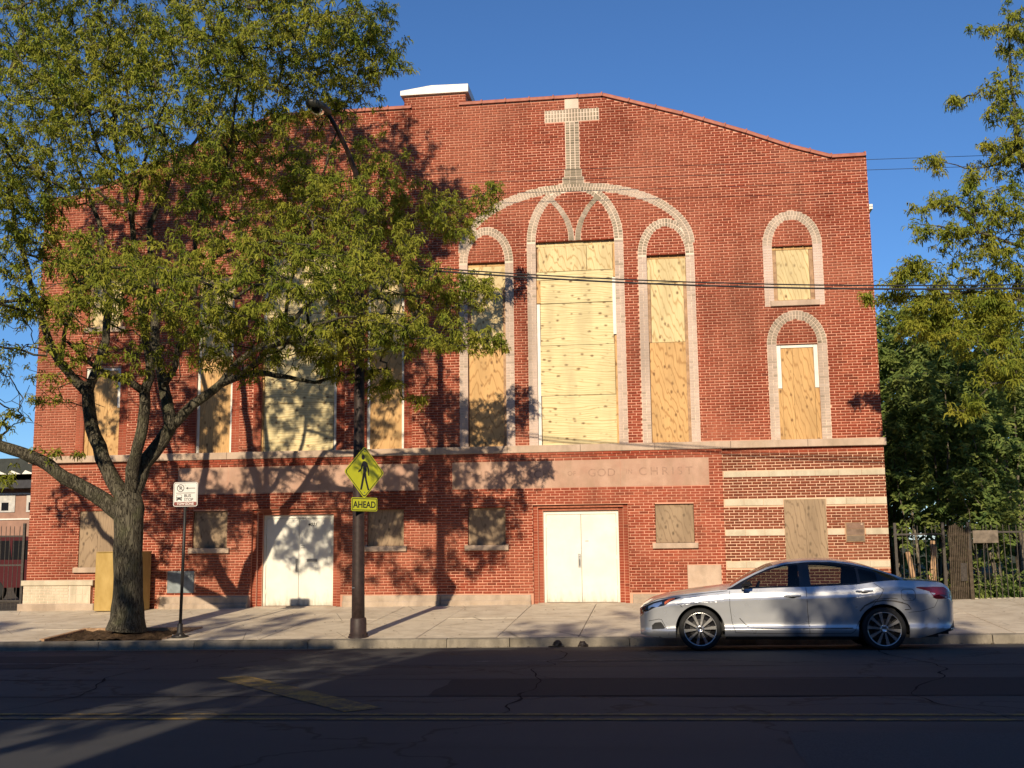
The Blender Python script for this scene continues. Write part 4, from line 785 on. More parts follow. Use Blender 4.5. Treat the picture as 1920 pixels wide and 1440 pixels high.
SK_RIGHT = [[[8.39,-5.0,-0.4,0.3],[8.38,-5.0,0.52,0.25],[8.37,-5.0,1.46,0.23],[8.37,-5.0,2.4,0.1764]],[[8.36,-5.0,2.31,0.1344],[8.18,-4.8,3.58,0.1092],[7.99,-4.6,4.91,0.0924],[7.7,-4.4,6.29,0.0756],[7.45,-4.3,7.59,0.0588],[7.18,-4.2,8.93,0.042],[7.17,-4.1,10.41,0.0252],[7.21,-4.1,11.64,0.0126]],[[7.99,-4.6,4.91,0.0756],[7.54,-4.4,5.47,0.0588],[6.87,-4.2,5.96,0.042],[6.15,-4.0,6.19,0.0294],[5.39,-3.8,6.16,0.021],[4.62,-3.6,6.18,0.0101],[4.12,-3.5,6.31,0.005]],[[7.7,-4.4,6.29,0.0504],[7.1,-4.6,6.79,0.0378],[6.41,-4.7,7.11,0.0252],[5.74,-4.7,7.24,0.0151],[5.07,-4.7,7.38,0.0067]],[[8.18,-4.8,3.58,0.0672],[7.5,-5.0,3.97,0.0504],[6.72,-5.2,4.26,0.0336],[6.04,-5.3,4.17,0.0168],[5.54,-5.3,3.69,0.0084]],[[7.18,-4.2,8.93,0.0336],[6.83,-4.0,8.7,0.021],[6.25,-3.9,8.71,0.0126],[5.54,-3.9,8.92,0.005]]]
CL_RIGHT = [[7.34,-4.1,11.41,0.43,0.6,0.75,22],[6.69,-4.1,11.46,0.37,0.3,0.27,4],[6.99,-4.1,9.97,0.48,0.6,0.64,22],[6.18,-4.1,10.03,0.48,0.3,0.15,5],[7.01,-4.1,8.87,0.58,0.6,0.53,24],[5.59,-3.9,8.8,0.3,0.3,0.27,5],[6.47,-4.1,8.3,0.47,0.5,0.37,9],[5.61,-4.6,7.81,0.67,0.5,0.31,13],[6.63,-4.4,7.6,0.77,0.8,0.6,36],[5.54,-4.7,7.15,0.71,0.5,0.31,14],[6.45,-4.5,6.74,0.82,0.7,0.41,28],[5.07,-4.2,6.46,0.62,0.6,0.4,22],[5.73,-4.0,5.94,1.04,0.8,0.5,46],[6.63,-4.3,5.84,0.72,0.9,0.61,44],[4.51,-3.6,6.21,0.51,0.3,0.17,9],[5.31,-4.0,5.53,0.73,0.6,0.47,24],[6.11,-4.6,5.08,0.8,0.7,0.45,26],[6.27,-5.2,4.37,0.53,0.5,0.44,16],[5.64,-5.3,3.74,0.37,0.3,0.24,7],[7.55,-4.5,8.59,0.62,1.0,2.57,40],[7.45,-4.8,4.89,0.59,1.0,1.09,16],[8.88,-5.0,8.33,1.09,1.5,2.58,30]]
info = make_tree('honey_locust', 'large honey locust with forked grey trunk growing from the sidewalk pit', 'tree', SK_MAIN, [c[:6]+[int(c[6]*1.75)] for c in CL_MAIN], 11, tufts=3.4, bare=BARE_MAIN, twig=.0065, leaf_kw=dict(n_leaf=8, size=(.085, .15), width=.0115, droop=1.3, spread=.05), keep=lambda A: (A[:, 1] < -.7) & ~((np.hypot(A[:, 0]+5.95, A[:, 2]-9.5) < .62) & (A[:, 1] < -6.2)))
print('TREE', info[1:])
info = make_tree('honey_locust', 'honey locust reaching in from the edge beside the iron fence', 'tree', SK_RIGHT, [c[:6]+[int(c[6]*1.9)] for c in CL_RIGHT], 23, tufts=5, twig=.0065, leaf_kw=dict(n_leaf=8, size=(.085, .15), width=.0115, droop=1.3, spread=.05), keep=lambda A: A[:, 1] < -.9)
print('TREE', info[1:])
# thicket behind the iron fence
def sapling(x, y, h, spread, seed, lean=(0, 0), label='', n=110, dead=0.0, bark='bark_pale'):
    r = np.random.default_rng(seed); zb = -.05; limbs = []; k = r.integers(2, 5)
    for s in range(k):
        a = r.uniform(0, 6.28); tx, ty = x+lean[0]+math.cos(a)*spread*.55, y+lean[1]+math.sin(a)*spread*.4; bx, by = x+math.cos(a)*.12*(s > 0), y+math.sin(a)*.12*(s > 0); hh = h*r.uniform(.75, 1); 
        w = r.normal(0, .12, (4, 2)); r0 = .035*h/6*r.uniform(.8, 1.4)
        limbs.append([(bx, by, zb, r0*1.3)]+[(bx+(tx-bx)*f**1.4+w[i][0]*f, by+(ty-by)*f**1.4+w[i][1]*f, zb+hh*f, max(.008, r0*(1-f*.85))) for i, f in enumerate((.25, .5, .75, 1.0))])
    cl = [(x+lean[0]*f+r.normal(0, .25), y+lean[1]*f, h*f, spread*(.5+.7*math.sin(math.pi*min(1, f))), spread*.7, h*.17, int(n*w)) for f, w in ((.35, .16), (.55, .3), (.75, .33), (.93, .21))]
    return make_tree('thicket_tree', label, 'tree', limbs, cl, seed, 'slender trees in the thicket behind the iron fence', 'leaf_dark', bark, 5, (x, y, zb), dict(n_leaf=6, size=(.10, .17), width=.026, droop=.45, spread=.09), .005, .35, dead=dead, keep=lambda A: (A[:, 0] > 5.45) & (A[:, 1] > .2))
SAP = [(6.1, 1.6, 5.6, .95, 1, 'slim thicket tree closest to the church corner'), (7.0, 2.6, 6.6, 1.2, 2, 'leafy thicket tree rising behind the slatted gate panel'), (7.9, 1.4, 4.6, .9, 3, 'short thicket tree behind the grey board on the fence'),
       (8.7, 2.8, 7.0, 1.3, 4, 'tall thicket tree at the picture edge behind the fence'), (6.2, 4.6, 7.0, 1.3, 5, 'tall thicket tree standing deep behind the church corner'), (7.8, 5.4, 7.6, 1.5, 6, 'tallest thicket tree at the back of the lot'),
       (9.6, 5.0, 7.2, 1.5, 7, 'broad thicket tree far back near the picture edge'), (6.8, 7.8, 7.8, 1.7, 8, 'rearmost thicket tree near the church side wall'), (9.2, 8.4, 8.2, 1.9, 9, 'rearmost thicket tree towards the picture edge'), (7.3, .95, 3.0, .6, 10, 'low sapling tight behind the pickets by the grey board')]
SAP += [(5.9, 10.5, 7.0, 2.0, 11, 'wide tree in the back row behind the thicket, closest to the church'), (9.0, 12.0, 7.5, 2.3, 12, 'wide tree in the middle of the back row behind the thicket'), (12.0, 10.0, 7.5, 2.4, 13, 'wide tree in the back row behind the thicket at the picture edge'), (10.6, 3.0, 6.0, 1.3, 14, 'leafy thicket tree at the picture edge just behind the fence')]
for x, y, h, sp, sd, lb in SAP: sapling(x, y, h, sp, 100+sd, (0, 0), lb, int(170*sp*h/6))
# ================================================================ silver sedan parked at the kerb (nose towards -x, near side faces -y)
CAR = tag(empty('parked_car', (-.37, -7.06, road_z(2, -7.06)+.012)), 'silver four-door sedan parked at the kerb, scuffed above its rear wheel', 'car')
CAR.rotation_euler = (R(-2.2), 0, 0)
def carpaint():
    t = NT('silver_car_paint'); t.base((.50, .52, .55), .34, .5, .42); fl = t.noise(t.pos((1, 1, 1), 'object'), 600, 2); t.p.inputs['Coat Weight'].default_value = 1.0; t.p.inputs['Coat Roughness'].default_value = .03
    d = t.noise(t.pos((1, 1, 1), 'object'), 3.5, 5, .6); c = t.mix(t.ramp(d, [(.45, 0.0), (.75, .35)]), (.52, .54, .57), (.43, .43, .43)); t.l(c, t.p.inputs['Base Color']); t.l(t.ramp(d, [(.3, .26), (.8, .42)]), t.p.inputs['Roughness']); return t.m
M['car'] = carpaint()
def glassm(name, tint, fac=.10):
    t = NT(name); tr = t.n('ShaderNodeBsdfTransparent'); tr.inputs[0].default_value = (*tint, 1); gl = t.n('ShaderNodeBsdfGlossy'); gl.inputs['Roughness'].default_value = .02
    fr = t.n('ShaderNodeFresnel'); fr.inputs[0].default_value = 1.5; mx = t.n('ShaderNodeMixShader'); t.l(fr.outputs[0], mx.inputs[0]); t.l(tr.outputs[0], mx.inputs[1]); t.l(gl.outputs[0], mx.inputs[2]); t.l(mx.outputs[0], t.out.inputs[0]); return t.m
M['car_glass'] = glassm('car_window_glass', (.42, .46, .44)); M['lamp_glass'] = glassm('lamp_cover_glass', (.9, .9, .9))
def solid(name, c, rough, metal=0.0, spec=.5, coat=0.0):
    t = NT(name); t.base(c, rough, spec, metal); t.p.inputs['Coat Weight'].default_value = coat; return t.m
M['gloss_black'] = solid('gloss_black_trim', (.012, .012, .014), .15, 0, .5, .5); M['matt_black'] = solid('matt_black_plastic', (.018, .018, .019), .65); M['tyre'] = simple('tyre_rubber', (.022, .022, .022), .8, .25, var=.25, vscale=30)
M['cabin'] = solid('dark_cabin_trim', (.025, .024, .024), .85); M['alloy'] = solid('machined_alloy', (.62, .62, .62), .25, .9); M['red_lamp'] = solid('red_lamp_lens', (.16, .008, .012), .12, 0, .5, .8); M['dark_red'] = solid('dark_red_lens', (.05, .004, .008), .12, 0, .5, .8)
M['amber'] = solid('amber_lens', (.60, .13, .02), .2, 0, .5, .5); M['lamp_refl'] = solid('headlamp_reflector', (.75, .77, .8), .12, .9); M['seam'] = solid('panel_gap', (.008, .008, .009), .9); M['seat_cloth'] = simple('charcoal_seat_cloth', (.03, .03, .032), .9, .1)
M['bare'] = simple('scraped_primer', (.12, .11, .10), .8, .2, var=.4, vscale=40)
I = lambda x, T: float(np.interp(x, [p[0] for p in T], [p[1] for p in T]))
def sm(T, n=400):                                   # smoothed lookup
    x = np.linspace(T[0][0], T[-1][0], n); y = np.interp(x, [p[0] for p in T], [p[1] for p in T]); k = 13; yp = np.pad(y, k//2, mode='edge'); y2 = np.convolve(yp, np.ones(k)/k, 'valid'); return list(zip(x, y2))
WB0, WB1, WR, AR = .95, 3.775, .335, .385            # wheel centres, tyre and arch radius
Wt = sm([(0, .50), (.03, .62), (.09, .73), (.2, .81), (.4, .872), (.7, .905), (1.1, .918), (2.5, .925), (3.8, .918), (4.3, .895), (4.6, .85), (4.78, .78), (4.87, .68), (4.9, .56)], 1200)
ZB = sm([(0, .64), (.06, .70), (.2, .775), (.5, .845), (.9, .90), (1.35, .94), (2.0, .965), (2.8, .985), (3.4, 1.01), (3.75, 1.06), (4.0, 1.075), (4.4, 1.06), (4.72, 1.035), (4.8, .98), (4.9, .86)])
ZC = sm([(0, .66), (.05, .735), (.2, .83), (.5, .915), (.9, .98), (1.2, 1.015), (1.5, 1.05)])
ZT = sm([(3.9, 1.16), (4.1, 1.13), (4.4, 1.10), (4.72, 1.075), (4.8, 1.0), (4.9, .87)])
FS = [(0, -.085), (.07, -.04), (.13, -.012), (.19, .002), (.215, -.034), (.3, -.040), (.5, -.020), (.70, .004), (.775, .014), (.79, -.010), (.9, -.026), (1.0, -.06)]
def w_at(x): return I(x, Wt)
def zb_at(x): return I(x, ZB)
def side_y(x, z):
    zb = zb_at(x); s = (z-.19)/(zb-.19); y = w_at(x)+I(s, FS)
    for xw in (WB0, WB1): y += .016*math.exp(-((x-xw)/.42)**2)*max(0, min(1, (s-.25)*2.5))
    if s < .25 and .6 < x < 4.2: pass
    return max(.2, y)
def zlow(x):
    z = .19 if .45 < x < 4.3 else (.19+.05*((.45-x)/.45)**2 if x <= .45 else .19+.13*((x-4.3)/.6))
    for xw in (WB0, WB1):
        d = abs(x-xw)
        if d < AR: z = max(z, .325+math.sqrt(AR*AR-d*d))
    return z
xs = set(np.round(np.concatenate([np.linspace(0, .1, 6), np.linspace(.1, 4.8, 110), np.linspace(4.8, 4.9, 6)]), 4))
for xw in (WB0, WB1):
    xs |= set(np.round(xw+AR*np.sin(np.linspace(-math.pi/2, math.pi/2, 33)), 4)); xs |= {round(xw-AR-.003, 4), round(xw+AR+.003, 4)}
xs = sorted(xs)
def grid(rows, name, mat, parent, closed=False, sm_=True, ang=40, flip=False):
    m = MB(); n = len(rows[0]); vs = [p for r in rows for p in r]; fs = []
    for i in range(len(rows)-1):
        for j in range(n-1):
            q = (i*n+j, (i+1)*n+j, (i+1)*n+j+1, i*n+j+1); fs.append(q[::-1] if flip else q)
    m.add(vs, fs); o = m.build(name, mat, parent)
    return shade_auto(o, ang) if sm_ else o
NV = 30; vv = [1-(1-k/NV)**1.0 for k in range(NV+1)]
for sd, nm in ((-1, 'body_side'), (1, 'body_side')):
    rows = []
    for x in xs:
        zl, zb = zlow(x), zb_at(x); rows.append([(x, sd*side_y(x, zl+(zb-zl)*v), zl+(zb-zl)*v) for v in vv])
    grid(rows, nm, M['car'], CAR, flip=sd > 0)
def top_rows(x0, x1, zc, n=40, m=18):
    rows = []
    for x in np.linspace(x0, x1, n):
        zb, zt, w = zb_at(x), I(x, zc), side_y(x, zb_at(x)); zt = max(zt, zb+.005)
        rows.append([(x, w*t, zb+(zt-zb)*(1-abs(t)**2.6)) for t in np.linspace(-1, 1, 2*m+1)])
    return rows
grid(top_rows(0, 1.46, ZC, 46), 'bonnet', M['car'], CAR); grid(top_rows(3.95, 4.9, ZT, 36), 'boot_lid', M['car'], CAR)
for x, nm, fl in ((0.0, 'front_bumper', True), (4.9, 'rear_bumper', False)):
    zs = np.linspace(zlow(x), zb_at(x), 10); rows = [[(x-(.012 if fl else -.012)*math.sin(math.pi*k/9)*(1-t*t), side_y(x, z)*t, z) for t in np.linspace(-1, 1, 13)] for k, z in enumerate(zs)]
    grid(rows, nm, M['car'] if not fl else M['gloss_black'], CAR, flip=not fl)
m = MB(); m.box(.3, 4.6, -.78, .78, .2, .24); m.box(.7, 1.2, -.5, .5, .24, .8); m.box(1.35, 4.0, -.8, .8, .24, .30); m.box(4.0, 4.8, -.6, .6, .24, .8); m.box(1.3, 1.42, -.82, .82, .3, .92); m.box(3.85, 3.98, -.8, .8, .3, .98); m.build('underbody', M['matt_black'], CAR)
for xw in (WB0, WB1):                               # wheel-arch liners
    for sd in (-1, 1):
        rows = []
        for a in np.linspace(-.15, math.pi+.15, 20):
            x, z = xw-math.cos(a)*(AR+.002), .325+math.sin(a)*(AR+.002); yo = side_y(x, max(z, .2))-.006; rows.append([(x, sd*yo, z), (x, sd*(yo-.28), z)])
        grid(rows, 'wheel_arch', M['matt_black'], CAR, flip=sd > 0)
        MB().add([(xw-.42, sd*.60, .2), (xw+.42, sd*.60, .2), (xw+.42, sd*.60, .75), (xw-.42, sd*.60, .75)], [(0, 1, 2, 3)]).build('arch_back', M['matt_black'], CAR)
# greenhouse
RAIL = [(1.40, .80, .965), (1.62, .745, 1.095), (1.85, .69, 1.21), (2.08, .645, 1.305), (2.35, .615, 1.37), (2.7, .60, 1.40), (3.05, .602, 1.397), (3.35, .615, 1.36), (3.65, .64, 1.285), (3.92, .675, 1.195), (4.18, .715, 1.095)]
def rail(x): return I(x, sm([(r[0], r[1]) for r in RAIL])), I(x, sm([(r[0], r[2]) for r in RAIL]))
_ry = sm([(r[0], r[1]) for r in RAIL]); _rz = sm([(r[0], r[2]) for r in RAIL])
def rail(x): return I(x, _ry), I(x, _rz)
def belt(x): return side_y(x, zb_at(x))+.002, zb_at(x)
def side_pt(x, v, sd, out=0.0):
    (yb, zb), (yr, zr) = belt(x), rail(x); zr = max(zr, zb+.004); y = yb+(yr-yb)*v+.02*math.sin(math.pi*v)*min(1, (zr-zb)/.3)+out; return (x, sd*y, zb+(zr-zb)*v)
def side_region(name, mat, sd, x0, x1, v0, v1, parent=CAR, nx=16, nvv=6, out=0.0):
    f0 = v0 if callable(v0) else (lambda x: v0); f1 = v1 if callable(v1) else (lambda x: v1)
    return grid([[side_pt(x, f0(x)+(f1(x)-f0(x))*k/nvv, sd, out) for k in range(nvv+1)] for x in np.linspace(x0, x1, nx)], name, mat, parent, flip=sd > 0)
def vfr(x, d):                                       # fraction for a margin of d metres
    return min(.45, d/max(.02, rail(x)[1]-belt(x)[1]))
for sd in (-1, 1):
    lo = lambda x: vfr(x, .018); hi = lambda x: 1-vfr(x, .055)
    side_region('window_frame', M['gloss_black'], sd, 1.40, 4.18, 0, lo, nx=70, nvv=1); side_region('roof_rail', M['car'], sd, 1.40, 4.18, lambda x: 1-vfr(x, .028), 1, nx=70, nvv=2, out=.003); side_region('window_frame', M['gloss_black'], sd, 1.40, 4.18, hi, lambda x: 1-vfr(x, .028), nx=70, nvv=1)
    for a, b in ((1.40, 1.72), (2.53, 2.70), (3.42, 4.18)): side_region('pillar', M['gloss_black'], sd, a, b, lo, hi, nx=24, nvv=4)
    for a, b in ((1.72, 2.53), (2.70, 3.42)): side_region('side_window', M['car_glass'], sd, a, b, lo, hi, nx=20, nvv=6)
    side_region('quarter_window', M['car_glass'] , sd, 3.46, 3.72, lambda x: vfr(x, .03), lambda x: 1-vfr(x, .07), nx=8, nvv=3, out=.002)
rows = []
for x in np.linspace(1.40, 4.18, 90):
    yr, zr = rail(x); cr = .055*min(1, max(0, (x-1.3)/.8))*min(1, max(.15, (4.5-x)/1.0)); rows.append((x, [(x, yr*t, zr+cr*(1-t*t)) for t in np.linspace(-1, 1, 21)]))
def span(a, b): 
    return [r for x, r in rows if a-.02 <= x <= b+.02]
grid(span(1.40, 2.14), 'windscreen', M['car_glass'], CAR); grid(span(2.14, 3.50), 'roof', M['car'], CAR); grid(span(3.50, 4.18), 'rear_window', M['car_glass'], CAR)
# cabin
def rbox(name, x0, x1, y0, y1, z0_, z1, mat, parent, b=.05, lean=0.0):
    bm = bmesh.new(); bmesh.ops.create_cube(bm, size=1)
    for v in bm.verts: v.co = Vector((x0+(x1-x0)*(v.co.x+.5)+lean*(v.co.z+.5), y0+(y1-y0)*(v.co.y+.5), z0_+(z1-z0_)*(v.co.z+.5)))
    bmesh.ops.bevel(bm, geom=bm.edges[:], offset=b, segments=3, affect='EDGES'); me = bpy.data.meshes.new(name); bm.to_mesh(me); bm.free(); return shade_auto(link(name, me, mat, parent))
for y in (-.40, .40):
    s = rbox('seat', 2.42, 2.56, y-.25, y+.25, .45, .98, M['seat_cloth'], CAR, .05, .14); rbox('headrest', 2.60, 2.70, y-.12, y+.12, .99, 1.15, M['seat_cloth'], s, .035, .03); rbox('seat_cushion', 1.95, 2.5, y-.25, y+.25, .38, .52, M['seat_cloth'], s, .04)
s = rbox('seat', 3.45, 3.6, -.62, .62, .45, .98, M['seat_cloth'], CAR, .05, .15)
rbox('dashboard', 1.35, 1.75, -.75, .75, .62, .93, M['cabin'], CAR, .06)
MB().tube([(1.88+.05*math.cos(a)*0+.06*math.sin(a), -.38+.18*math.cos(a), .90+.17*math.sin(a)) for a in np.linspace(0, 2*math.pi, 25)], .014, 6, False).build('steering_wheel', M['cabin'], CAR)
# patches that follow the body side
def patch(name, mat, sd, xs_, zl, zh, off=.004, nv=5, parent=CAR): return grid([[(x, sd*(side_y(x, zl(x)+(zh(x)-zl(x))*k/nv)+off), zl(x)+(zh(x)-zl(x))*k/nv) for k in range(nv+1)] for x in xs_], name, mat, parent, flip=sd > 0)
def lin(T): return lambda x: I(x, T)
def seam(sd, pts, w=.007, parent=CAR, name='shut_line', mat=None):
    P = []; 
    for (xa, za), (xb, zb_) in zip(pts[:-1], pts[1:]):
        n = max(2, int(math.hypot(xb-xa, zb_-za)/.03)); P += [(xa+(xb-xa)*k/n, za+(zb_-za)*k/n) for k in range(n)]
    P.append(pts[-1]); m = MB(); vs = []
    for i, (x, z) in enumerate(P):
        d = Vector((P[min(i+1, len(P)-1)][0]-P[max(i-1, 0)][0], P[min(i+1, len(P)-1)][1]-P[max(i-1, 0)][1])).normalized(); nx, nz = -d.y*w/2, d.x*w/2
        for s in (-1, 1): xx, zz = x+s*nx, z+s*nz; vs.append((xx, sd*(side_y(xx, min(zz, zb_at(xx)))+.0022), zz))
    m.add(vs, [(2*i, 2*i+1, 2*i+3, 2*i+2) for i in range(len(P)-1)]); return m.build(name, mat or M['seam'], parent)
def chain(T): return [tuple(p) for p in T]
for sd in (-1, 1):
    # headlamp
    hx = np.linspace(.035, .66, 22); hl = lin([(.035, .60), (.10, .60), (.25, .665), (.4, .70), (.5, .765), (.66, .825)]); hh = lin([(.035, .665), (.10, .70), (.22, .755), (.4, .80), (.56, .825), (.66, .832)])
    h = patch('headlamp', M['gloss_black'], sd, hx, hl, hh, .003)
    patch('lens_reflector', M['lamp_refl'], sd, np.linspace(.14, .36, 10), lambda x: hl(x)+.018+.02*math.sin(x*40), lambda x: hh(x)-.028, .0055, 4, h); patch('turn_signal', M['amber'], sd, np.linspace(.40, .565, 8), lambda x: hl(x)+.012, lambda x: min(hh(x)-.006, hl(x)+.055), .0055, 3, h)
    patch('lens_cover', M['lamp_glass'], sd, hx, hl, hh, .010, 5, h)
    patch('fog_grille', M['matt_black'], sd, np.linspace(.19, .40, 10), lin([(.19, .325), (.37, .33), (.40, .345)]), lin([(.19, .385), (.24, .43), (.34, .44), (.40, .345)]), .004); seam(sd, [(.14, .455), (.3, .485), (.345, .48), (.42, .33)], .007)
    patch('grille_side', M['gloss_black'], sd, np.linspace(.005, .06, 6), lin([(0, .5), (.06, .56)]), lin([(0, .66), (.06, .61)]), .003)
    seam(sd, [(.60, .72), (.655, .70), (.68, .67)]); seam(sd, [(.05, .70), (.3, .80), (.62, .845), (1.0, .885), (1.40, .925)], .008)
    # tail lamp
    tl = patch('tail_lamp', M['red_lamp'], sd, np.linspace(4.30, 4.885, 16), lin([(4.30, .955), (4.5, .90), (4.56, .80), (4.62, .78), (4.885, .80)]), lin([(4.30, .968), (4.6, .972), (4.75, .965), (4.885, .85)]), .005); patch('dark_lens', M['dark_red'], sd, np.linspace(4.54, 4.87, 8), lin([(4.54, .81), (4.57, .785), (4.87, .80)]), lin([(4.54, .82), (4.6, .85), (4.87, .855)]), .008, 2, tl)
    # doors: the outer skin of each door, with handle, and the gaps round them
    D1 = [(1.43, .925), (1.425, .70), (1.45, .45), (1.50, .275)]; D2 = [(2.62, .97), (2.625, .6), (2.645, .262)]; D3 = [(3.66, 1.03), (3.80, .93), (3.74, .83), (3.58, .64), (3.40, .44), (3.33, .30), (3.28, .262)]
    seam(sd, D1); seam(sd, D2); seam(sd, D3); seam(sd, [(1.50, .275), (2.0, .262), (3.28, .262)], .006); seam(sd, [(1.57, .50), (1.66, .40), (1.74, .345), (2.2, .335), (3.3, .345)], .010, name='crease_shade')  # the last strip paints the shade along the lower door crease
    for xh, zh in ((2.30, .835), (3.40, .905)):
        hd = MB(); hd.tube([(xh-.02, sd*(side_y(xh-.02, zh)+.004), zh+.002), (xh+.03, sd*(side_y(xh+.03, zh)+.030), zh+.004), (xh+.15, sd*(side_y(xh+.15, zh)+.032), zh+.008), (xh+.235, sd*(side_y(xh+.235, zh)+.006), zh+.008)], [.012, .015, .015, .011], 8); hd.build('door_handle', M['car'], CAR, True)
        patch('handle_cup_shade', M['seam'], sd, np.linspace(xh+.04, xh+.17, 8), lambda x: zh-.032+1.2*(x-xh-.105)**2*4, lambda x: zh+.014, .0025, 2)  # near-black patch paints the shade in the hollow behind the handle
    fx0, fx1, fz0, fz1 = 4.06, 4.27, .765, .935; r_ = .035
    seam(sd, [(fx0+r_, fz0), (fx1-r_, fz0), (fx1, fz0+r_), (fx1, fz1-r_), (fx1-r_, fz1), (fx0+r_, fz1), (fx0, fz1-r_), (fx0, fz0+r_), (fx0+r_, fz0)], .006, name='fuel_door')
    seam(sd, [(4.16, .58), (4.36, .60), (4.56, .66), (4.62, .775)], .006)
    rk = grid([[(x, sd*(side_y(x, z)+.006-(.02 if k == 0 else 0)), z) for k, z in enumerate((.165, .19, .215))] for x in np.linspace(1.34, 3.385, 30)], 'sill_trim', M['matt_black'], CAR, flip=sd > 0)
    patch('rear_valance', M['matt_black'], sd, np.linspace(4.45, 4.895, 10), lin([(4.45, .215), (4.895, .315)]), lin([(4.45, .225), (4.7, .30), (4.83, .36), (4.895, .46)]), .006)
    # mirror
    yb = belt(1.62)[0]; mi = rbox('door_mirror', 1.60, 1.76, sd*(yb+.17)-.075 if sd > 0 else -(yb+.17)-.075, sd*(yb+.17)+.075 if sd > 0 else -(yb+.17)+.075, .955, 1.075, M['gloss_black'], CAR, .04, .03)
    MB().tube([(1.64, sd*(yb-.01), .955), (1.66, sd*(yb+.11), .985)], [.03, .025], 8).build('mirror_arm', M['gloss_black'], mi)
# scuffed quarter panel above the rear wheel, near side
seam(-1, [(3.42, .60), (3.50, .685), (3.62, .74), (3.78, .765), (3.95, .755), (4.08, .725)], .022, name='scrape_mark', mat=M['bare']); seam(-1, [(3.52, .70), (3.68, .785), (3.9, .80), (4.0, .785)], .012, name='scrape_mark', mat=M['bare']); seam(-1, [(4.06, .73), (4.15, .70), (4.20, .63), (4.10, .62)], .012, name='scrape_mark', mat=M['seam'])
# wheels
def wheel(xw, sd, rot):
    yo = sd*.905; prof = [(.235, -.10), (.255, -.11), (.30, -.112), (.325, -.095), (WR, -.06), (WR, .06), (.325, .095), (.30, .112), (.262, .112), (.25, .10), (.235, .07)]
    w = MB(); w.lathe([(r, h*sd) for r, h in prof], (0, 0, 0), 'y', 48); t = w.build('wheel', M['tyre'], CAR, True); t.location = (xw, sd*.80, WR-.008); t.rotation_euler = (0, rot, 0)
    MB().lathe([(.262, .098*sd), (.262, .108*sd), (.248, .108*sd), (.245, .06*sd), (.235, -.08*sd)], (0, 0, 0), 'y', 48).build('rim', M['alloy'], t, True)
    MB().lathe([(.25, .035*sd), (.10, .03*sd), (0, .03*sd)], (0, 0, 0), 'y', 36).build('rim_disc', M['gloss_black'], t); MB().lathe([(.16, .044*sd), (.07, .046*sd), (.07, .052*sd), (0, .052*sd)], (0, 0, 0), 'y', 30).build('brake_disc', M['matt_black'], t)
    for k in range(10):
        a = 2*math.pi*k/10+.1; ca, sa = math.cos(a), math.sin(a); pa, pb = -sa, ca; m = MB(); vs = []
        for rr, hw, h in ((.052, .012, .098), (.12, .017, .098), (.20, .022, .101), (.247, .028, .104)):
            for s, dh in ((-1, 0), (1, 0), (1, -.035), (-1, -.035)): vs.append((rr*ca+s*hw*pa, (h+dh)*sd, rr*sa+s*hw*pb))
        m.add(vs, [(4*i+j, 4*(i+1)+j, 4*(i+1)+(j+1) % 4, 4*i+(j+1) % 4) for i in range(3) for j in range(4)]); m.build('spoke', M['alloy'], t)
    MB().lathe([(.062, .06*sd), (.062, .098*sd), (.05, .104*sd), (.03, .104*sd), (.028, .100*sd), (0, .100*sd)], (0, 0, 0), 'y', 24).build('hub_cap', M['alloy'], t, True)
    for k in range(5): a = 2*math.pi*k/5; MB().lathe([(.009, .09*sd), (.009, .106*sd), (0, .106*sd)], (.047*math.cos(a), 0, .047*math.sin(a)), 'y', 8).build('wheel_nut', M['matt_black'], t)
for xw, rt in ((WB0, .0), (WB1, .22)):
    for sd in (-1, 1): wheel(xw, sd, rt)
# ================================================================ street furniture
lz = sidewalk_z(-5.65, -5.6)
lamp = tag(empty('street_lamp', (-5.65, -5.6, lz)), 'dark brown street lamp pole with curved arm, carrying the yellow walking sign', 'street lamp')
MB().tube([(0, 0, -.1), (-.01, 0, 1), (-.015, 0, 3), (-.02, 0, 5.5), (-.03, 0, 8.72)], [.125, .118, .108, .095, .075], 20).build('pole', M['pole_brown'], lamp, True)
MB().lathe([(.19, -.05), (.19, .02), (.155, .04), (.15, .33), (.135, .36), (.11, .365)], (0, 0, 0), 'z', 20).build('base_collar', M['pole_brown'], lamp, True)
for a in (.6, 2.2, 3.8, 5.4): MB().lathe([(.02, 0), (.02, .05), (0, .055)], (.165*math.cos(a), .165*math.sin(a), .02), 'z', 8).build('anchor_bolt', M['pole_brown'], lamp)
MB().tube([(-.03, 0, 8.5), (-.08, -.18, 8.95), (-.17, -.5, 9.32), (-.26, -.9, 9.6), (-.35, -1.2, 9.80)], [.06, .055, .048, .042, .04], 10).build('arm', M['pole_brown'], lamp, True)
MB().lathe([(.0, -.03), (.085, -.03), (.085, .03), (0, .035)], (-.03, 0, 8.72), 'z', 12).build('pole_cap', M['pole_brown'], lamp)
m = MB(); rings = []; ax = Vector((-.30, -.75, .06)).normalized(); sdv = ax.cross(Vector((0, 0, 1))).normalized(); upv = sdv.cross(ax)
vs = []; prof = [(0, .04), (.06, .075), (.16, .12), (.34, .15), (.5, .135), (.60, .08), (.63, .02)]
for s, w in prof:
    c = Vector((-.33, -1.13, 9.80))+ax*s
    for k in range(14): a = 2*math.pi*k/14; vs.append(c+sdv*w*1.15*math.cos(a)+upv*w*(.62 if math.sin(a) > 0 else .75)*math.sin(a))
m.add(vs, [(i*14+k, i*14+(k+1) % 14, (i+1)*14+(k+1) % 14, (i+1)*14+k) for i in range(len(prof)-1) for k in range(14)]+[tuple(range(13, -1, -1)), tuple((len(prof)-1)*14+k for k in range(14))]); m.build('lamp_head', simple('dark_grey_housing', (.035, .035, .03), .45, .4), lamp, True)
